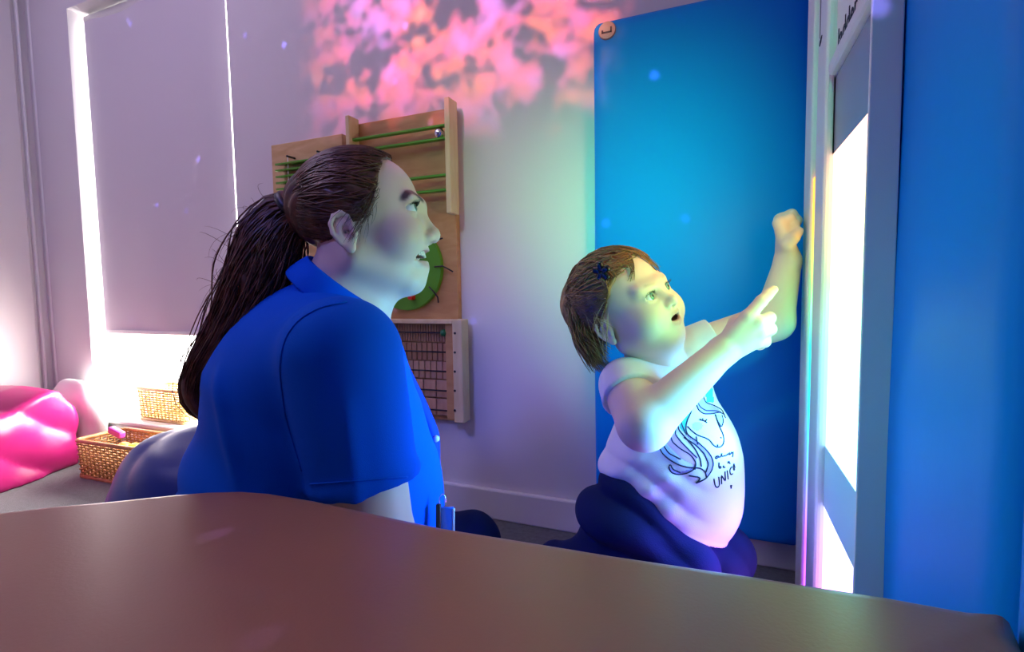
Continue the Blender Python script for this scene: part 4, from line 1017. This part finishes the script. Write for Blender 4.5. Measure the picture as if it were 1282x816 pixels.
# white T-shirt
axn = unit(CE_n-CS_n); axf = unit(CE_f-CS_f)
def csleeve(p, S, ax_, ln, r):
    d = cap(p, S-ax_*.01, S+ax_*(ln+.02), r, r*1.03); return np.maximum(d, (p-A(S, np.float32))@ax_.astype(np.float32)-ln)
hA, hB, hC2 = P(764, 600, .93), P(850, 648, .90), P(925, 640, .93)
HN = unit(np.cross(P(764, 596, .90)-P(908, 655, .90), FW)); HN = HN if HN@UP < 0 else -HN
def tee(p):
    d = torso_c(p, .003)
    d = su(d, csleeve(p, CS_n, axn, .022, .049), .02); d = su(d, csleeve(p, CS_f, axf, .050, .047), .02)
    x = p-nbc.astype(np.float32); xr, xu, xd = x@RT.astype(np.float32), x@UP.astype(np.float32), x@FW.astype(np.float32)
    f = .0100*(np.abs(np.sin(xu*60+xr*26+1.0*np.sin(xr*28)))-.5)*sm(-.13, -.20, xu)*sm(.09, -.03, xr)
    f = f+.0042*np.sin(xu*70-xr*95+1.0*np.sin(xu*30))*sm(-.09, -.16, xu)*sm(.05, -.06, xr)
    f = f+.0016*np.sin(xr*120+xu*60)*sm(-.02, -.07, xu)*sm(-.10, -.06, xu)
    d = d-f
    d = ss(d, cap(p, HC.wld((.02, 0, -.05)), nbc+UP*.002+RT*.004, .046, .050), .004)
    q = p-P(836, 650, .90).astype(np.float32); edge_ = q@HN.astype(np.float32)
    d = np.maximum(d-.003*np.exp(-(edge_/.006)**2), edge_)
    return d
teeo = sdf_obj('t_shirt', tee, clo, chi, .0030, M_TEE, child); teeo['label'] = 'white short-sleeved shirt with a unicorn print'
bt = bvh_of(teeo)
# hem and sleeve stitch lines, neckband
nr = []
for a in np.arange(40)*2*math.pi/40:
    ca_ = unit(HC.wld((.02, 0, -.05))-nbc); f_ = unit(RT*.8-FW*.6-ca_*((RT*.8-FW*.6)@ca_)); s_ = np.cross(ca_, f_); nr.append(nbc+UP*.004+RT*.004+(f_*math.cos(a)+s_*math.sin(a))*.0495)
# unicorn print: strokes drawn on the shirt where the photo shows them
def zp(pts): return [(810+x*.1839, 470+y*.1839) for x, y in pts]
strokes = [
 [(275, 345), (300, 372), (340, 405), (400, 425), (430, 440), (450, 475), (480, 492), (510, 485), (525, 450), (518, 400), (500, 365), (480, 320), (465, 265)],
 [(478, 468), (482, 490)], [(350, 140), (354, 112), (374, 92), (388, 112)], [(320, 140), (385, 145)],
 [(320, 140), (330, 185), (350, 235), (385, 262), (440, 262), (500, 248)], [(385, 150), (400, 185), (460, 205), (510, 235), (533, 290)],
 [(335, 160), (360, 215), (400, 240), (470, 240), (525, 265)], [(462, 265), (480, 310), (505, 355), (520, 310), (510, 270)],
 [(358, 300), (375, 305), (395, 310), (408, 322)], [(360, 296), (366, 305)], [(378, 291), (381, 305)], [(407, 299), (398, 309)],
 [(290, 170), (312, 205), (300, 250), (275, 300), (262, 350), (270, 400), (330, 440), (400, 500), (440, 550), (455, 600), (440, 650), (400, 705), (318, 738), (360, 715), (370, 690), (330, 690), (285, 680)],
 [(290, 170), (225, 230), (160, 290), (110, 350), (80, 420), (78, 480), (105, 530), (150, 570), (220, 610), (300, 630), (350, 625), (395, 645), (405, 690)],
 [(330, 600), (320, 640), (270, 665), (210, 675), (165, 660), (145, 620), (160, 600), (175, 640), (230, 660)],
 [(245, 215), (205, 290), (215, 370), (270, 430), (330, 500), (365, 570), (370, 620)], [(180, 310), (155, 380), (170, 450), (230, 500), (300, 540), (335, 590), (325, 640)],
 [(228, 240), (235, 330), (260, 390), (272, 402)], [(215, 260), (200, 340), (190, 400), (240, 460), (300, 520), (340, 560)], [(250, 420), (330, 470), (390, 530), (420, 600), (400, 660)],
 [(110, 430), (115, 480), (150, 530), (230, 570)], [(335, 415), (345, 470)],
 # always
 [(488, 548), (470, 545), (460, 560), (468, 572), (482, 562), (490, 545), (492, 562), (500, 560), (512, 520), (505, 525), (507, 556), (518, 553), (522, 540), (530, 552), (536, 538), (542, 550), (548, 532)],
 [(562, 525), (553, 525), (550, 538), (558, 545), (565, 530), (568, 540), (575, 520)], [(575, 520), (578, 535), (588, 512), (580, 555)],
 # be a
 [(490, 590), (488, 632), (500, 635), (508, 622), (498, 612), (490, 620)], [(515, 622), (528, 615), (522, 606), (514, 616), (520, 630), (532, 624)], [(560, 585), (548, 582), (542, 595), (552, 602), (561, 585), (565, 600)],
 # UNICORN
 [(456, 702), (464, 752), (476, 766), (490, 756), (494, 738), (488, 690)], [(508, 738), (505, 676), (534, 722), (530, 652)], [(545, 645), (552, 705)],
 [(578, 620), (564, 630), (562, 660), (570, 680), (582, 668)], [(590, 600), (584, 630), (592, 650), (598, 625), (590, 600)],
 [(500, 420), (506, 426)], [(0, 443), (12, 446)], [(568, 745), (572, 768)], [(576, 745), (570, 768)]]
lst = []
for s_ in strokes:
    n = max(4, int(np.linalg.norm(np.diff(A(s_, float), axis=0), axis=1).sum()/11)); l_ = surf_line(bt, zp(s_), n, .0003)
    if len(l_) >= 3: lst.append((l_, .0012))
tubes('unicorn_outline', lst, M_INK, teeo, n=4)['label'] = 'black unicorn drawing and lettering'
def fill(name, poly, m, lift=.0004):
    """thin printed patch: triangulated outline dropped on the shirt"""
    P2 = A(zp(poly)); c = P2.mean(0); bm = bmesh.new(); R_, n = 6, len(P2); vs = []
    ok = True
    x0, y0 = P2.min(0); x1, y1 = P2.max(0); st = 1.3
    xs = np.arange(x0-st, x1+st*2, st); ys = np.arange(y0-st, y1+st*2, st); gi = {}
    def inside(x, y):
        r = False; j = n-1
        for i in range(n):
            if (P2[i, 1] > y) != (P2[j, 1] > y) and x < (P2[j, 0]-P2[i, 0])*(y-P2[i, 1])/(P2[j, 1]-P2[i, 1])+P2[i, 0]: r = not r
            j = i
        return r
    def vt(i, j):
        if (i, j) not in gi:
            h_ = hit(bt, xs[i], ys[j], lift); gi[(i, j)] = None if h_ is None else bm.verts.new(Vector(h_))
        return gi[(i, j)]
    for i in range(len(xs)-1):
        for j in range(len(ys)-1):
            if inside(xs[i]+st/2, ys[j]+st/2):
                q = [vt(i, j), vt(i+1, j), vt(i+1, j+1), vt(i, j+1)]
                if all(q): bm.faces.new(q)
    return from_bm(name, bm, m, teeo, True)
fill('print_horn', [(400, 72), (418, 62), (435, 40), (440, 70), (447, 100), (445, 130), (456, 160), (450, 190), (425, 180), (398, 192), (404, 160), (398, 130), (405, 100)], M_TEAL)
fill('print_mane', [(290, 170), (312, 205), (300, 250), (275, 300), (262, 350), (268, 400), (225, 360), (210, 300), (240, 220)], M_TEAL)
fill('print_mane', [(215, 260), (160, 290), (110, 350), (80, 420), (78, 480), (105, 530), (150, 570), (220, 600), (190, 540), (130, 470), (150, 380), (195, 300)], M_PALE)
fill('print_mane', [(155, 390), (200, 400), (240, 460), (300, 520), (340, 560), (330, 610), (300, 600), (230, 560), (130, 460)], M_ROSE)
fill('print_mane', [(262, 402), (330, 440), (400, 500), (440, 550), (455, 600), (440, 650), (400, 705), (410, 650), (420, 600), (390, 530), (330, 470)], M_LILAC)
fill('print_mane', [(330, 600), (322, 640), (270, 665), (210, 675), (165, 660), (150, 615), (175, 640), (230, 655), (290, 640)], M_LILAC)
fill('print_mane', [(322, 145), (335, 190), (350, 235), (385, 260), (440, 260), (525, 262), (460, 208), (400, 188), (380, 150)], M_LILAC)
fill('print_mane', [(464, 265), (480, 310), (505, 352), (518, 310), (508, 270)], M_PALE)
fill('print_cheek', [(345+34*math.cos(a), 345+28*math.sin(a)) for a in np.arange(14)*2*math.pi/14], M_PALE)

# trousers with soft folds
def pants(p):
    d = legs_c(p, .004); d = su(d, cap(p, ANn, P(696, 702, .935), .034, .028), .012); d = su(d, cap(p, ANf, P(770, 735, 1.02), .034, .028), .012)
    x = p-P(800, 650, .9).astype(np.float32); xr, xu, xd = x@RT.astype(np.float32), x@UP.astype(np.float32), x@FW.astype(np.float32)
    f = .018*(np.abs(np.sin(xu*42+xr*16+1.2*np.sin(xr*24+xd*10)))-.5)*sm(.05, -.03, xr)+.010*(np.abs(np.sin(xr*34+xu*26+1.2*np.sin(xu*25)))-.5)*sm(-.02, .05, xr)
    d = d-f
    d = np.maximum(d, (p-P(790, 594, .9).astype(np.float32))@unit(UP*.95+RT*.25).astype(np.float32))
    return np.maximum(d, -(p[:, 2]-.001))
sdf_obj('trousers', pants, clo, chi, .0040, M_NAVY, child)['label'] = 'navy blue creased trousers'

# hair: cap, half-up bunch, hanging strands and fringe
chx = A([-.13, -.06, -.025, .0, .022, .040, .054, .066, .10]); chz = A([-.030, -.045, -.030, .004, .022, .042, .060, .080, .12])
def hairl_c(q): return q[:, 2]-np.interp(q[:, 0], chx, chz)
def cap_c(p):
    q = HC.loc(p); d = ell(q, (-.012, 0, .031), (.0935, .0775, .0805)); d = su(d, ell(q, (-.075, -.015, .030), (.032, .045, .045)), .03)
    d = np.maximum(d, -hairl_c(q)*.72); return d-.0016*np.sin(q[:, 1]*260+q[:, 2]*150+7*np.sin(q[:, 0]*35))
chair_ = sdf_obj('hair', cap_c, HC.o-.15, HC.o+.15, .0026, M_HAIRC, child); chair_['label'] = 'light brown hair pinned half up'
def on_c(q, lift):
    c = A([-.012, 0, .031]); r = A([.0935, .0775, .0805])+lift; d = q-c; k = np.sqrt(((d/r)**2).sum(-1, keepdims=True)); return c+d/k
CT = A([.036, -.053, .071]); CB = A([-.095, -.02, .03])
paths = []
for i in range(620):
    s = RNG.choice([-1, 1], p=[.7, .3]); x = RNG.uniform(-.01, .068); z = np.interp(x, chx, chz)+RNG.uniform(-.001, .012)
    st = on_c(A([x, s*RNG.uniform(.0, .07) if z > .05 else s*.066, z]), 0); end = CT+RNG.normal(0, .006, 3) if s < 0 and x > .035 and RNG.random() < .8 else CB+RNG.normal(0, .02, 3)
    t = np.linspace(0, 1, 12)[:, None]; paths.append(HC.wld(on_c(st*(1-t)+end*t+np.sin(t*math.pi)*A([0, 0, RNG.uniform(-.004, .012)]), RNG.uniform(0, .004))))
strands('combed_strands', paths, .0010, M_HAIRC, chair_)
paths = []
for i in range(420):   # hair hanging behind and over the ear
    a = RNG.uniform(0, 1); st = on_c(A([-.090+.060*a, -.06-.01*math.sin(a*3), .045-.02*a+RNG.uniform(-.02, .02)]), RNG.uniform(0, .006)); stw = HC.wld(st)
    ex, ey = (742+RNG.uniform(-4, 26)*(1-a*.2), 462+RNG.uniform(-34, 6)); e = P(ex, ey, .885+RNG.uniform(-.02, .03)); t = np.linspace(0, 1, 12)[:, None]
    m_ = (stw+e)/2-RT*RNG.uniform(.004, .030)-FW*RNG.uniform(-.006, .012); paths.append(stw*(1-t)**2+2*m_*t*(1-t)+e*t*t)
strands('hanging_strands', paths, .0010, M_HAIRC, chair_)
paths = []
for i in range(16):    # fine loose hair in front of the ear
    st = HC.wld(on_c(A([RNG.uniform(-.02, .025), -.068, RNG.uniform(.0, .03)]), .004)); e = P(742+RNG.uniform(0, 30), 445+RNG.uniform(-40, 14), .838); t = np.linspace(0, 1, 12)[:, None]
    m_ = (st+e)/2-FW*.010-RT*RNG.uniform(-.004, .010); paths.append(st*(1-t)**2+2*m_*t*(1-t)+e*t*t)
strands('loose_hairs', paths, .0004, mat('blond_hair', (.45, .28, .13), .4), chair_, .0001)
paths = []
for i in range(60):
    if i < 26: st = HC.wld(on_c(A([.050, RNG.uniform(-.026, -.002), .07]), .003)); e = P(792+RNG.uniform(-7, 3), 348+RNG.uniform(-10, 8), .826); m_ = P(797, 332, .825)
    else: st = HC.wld(on_c(A([.045, RNG.uniform(.0, .03), .072]), .003)); e = P(825+RNG.uniform(-2, 3), 340+RNG.uniform(-6, 8), .86); m_ = P(810, 319, .85)
    t = np.linspace(0, 1, 12)[:, None]; paths.append(st*(1-t)**2+2*m_*t*(1-t)+e*t*t)
strands('fringe', paths[::2], .0006, M_HAIRC, chair_)
cq = on_c(CT, .007); bm = bmesh.new()
for k in range(5):
    a = k*2*math.pi/5; add_box(bm, (-.0085, -.004, -.0055), (.0085, .004, .0055), .003, 2, Matrix.Translation(Vector(cq+A([.009*math.cos(a), -.002, .009*math.sin(a)]))) @ Matrix.Rotation(-a, 4, 'Y'))
add_box(bm, (-.022, -.003, -.003), (.006, .003, .003), .002, 2, Matrix.Translation(Vector(cq+A([-.006, 0, -.012]))))
for v in bm.verts: v.co = Vector(HC.wld(A(v.co)))
from_bm('hair_clip', bm, mat('black_gloss', (.01, .01, .012), .15), chair_, True)['label'] = 'black flower hair clip'
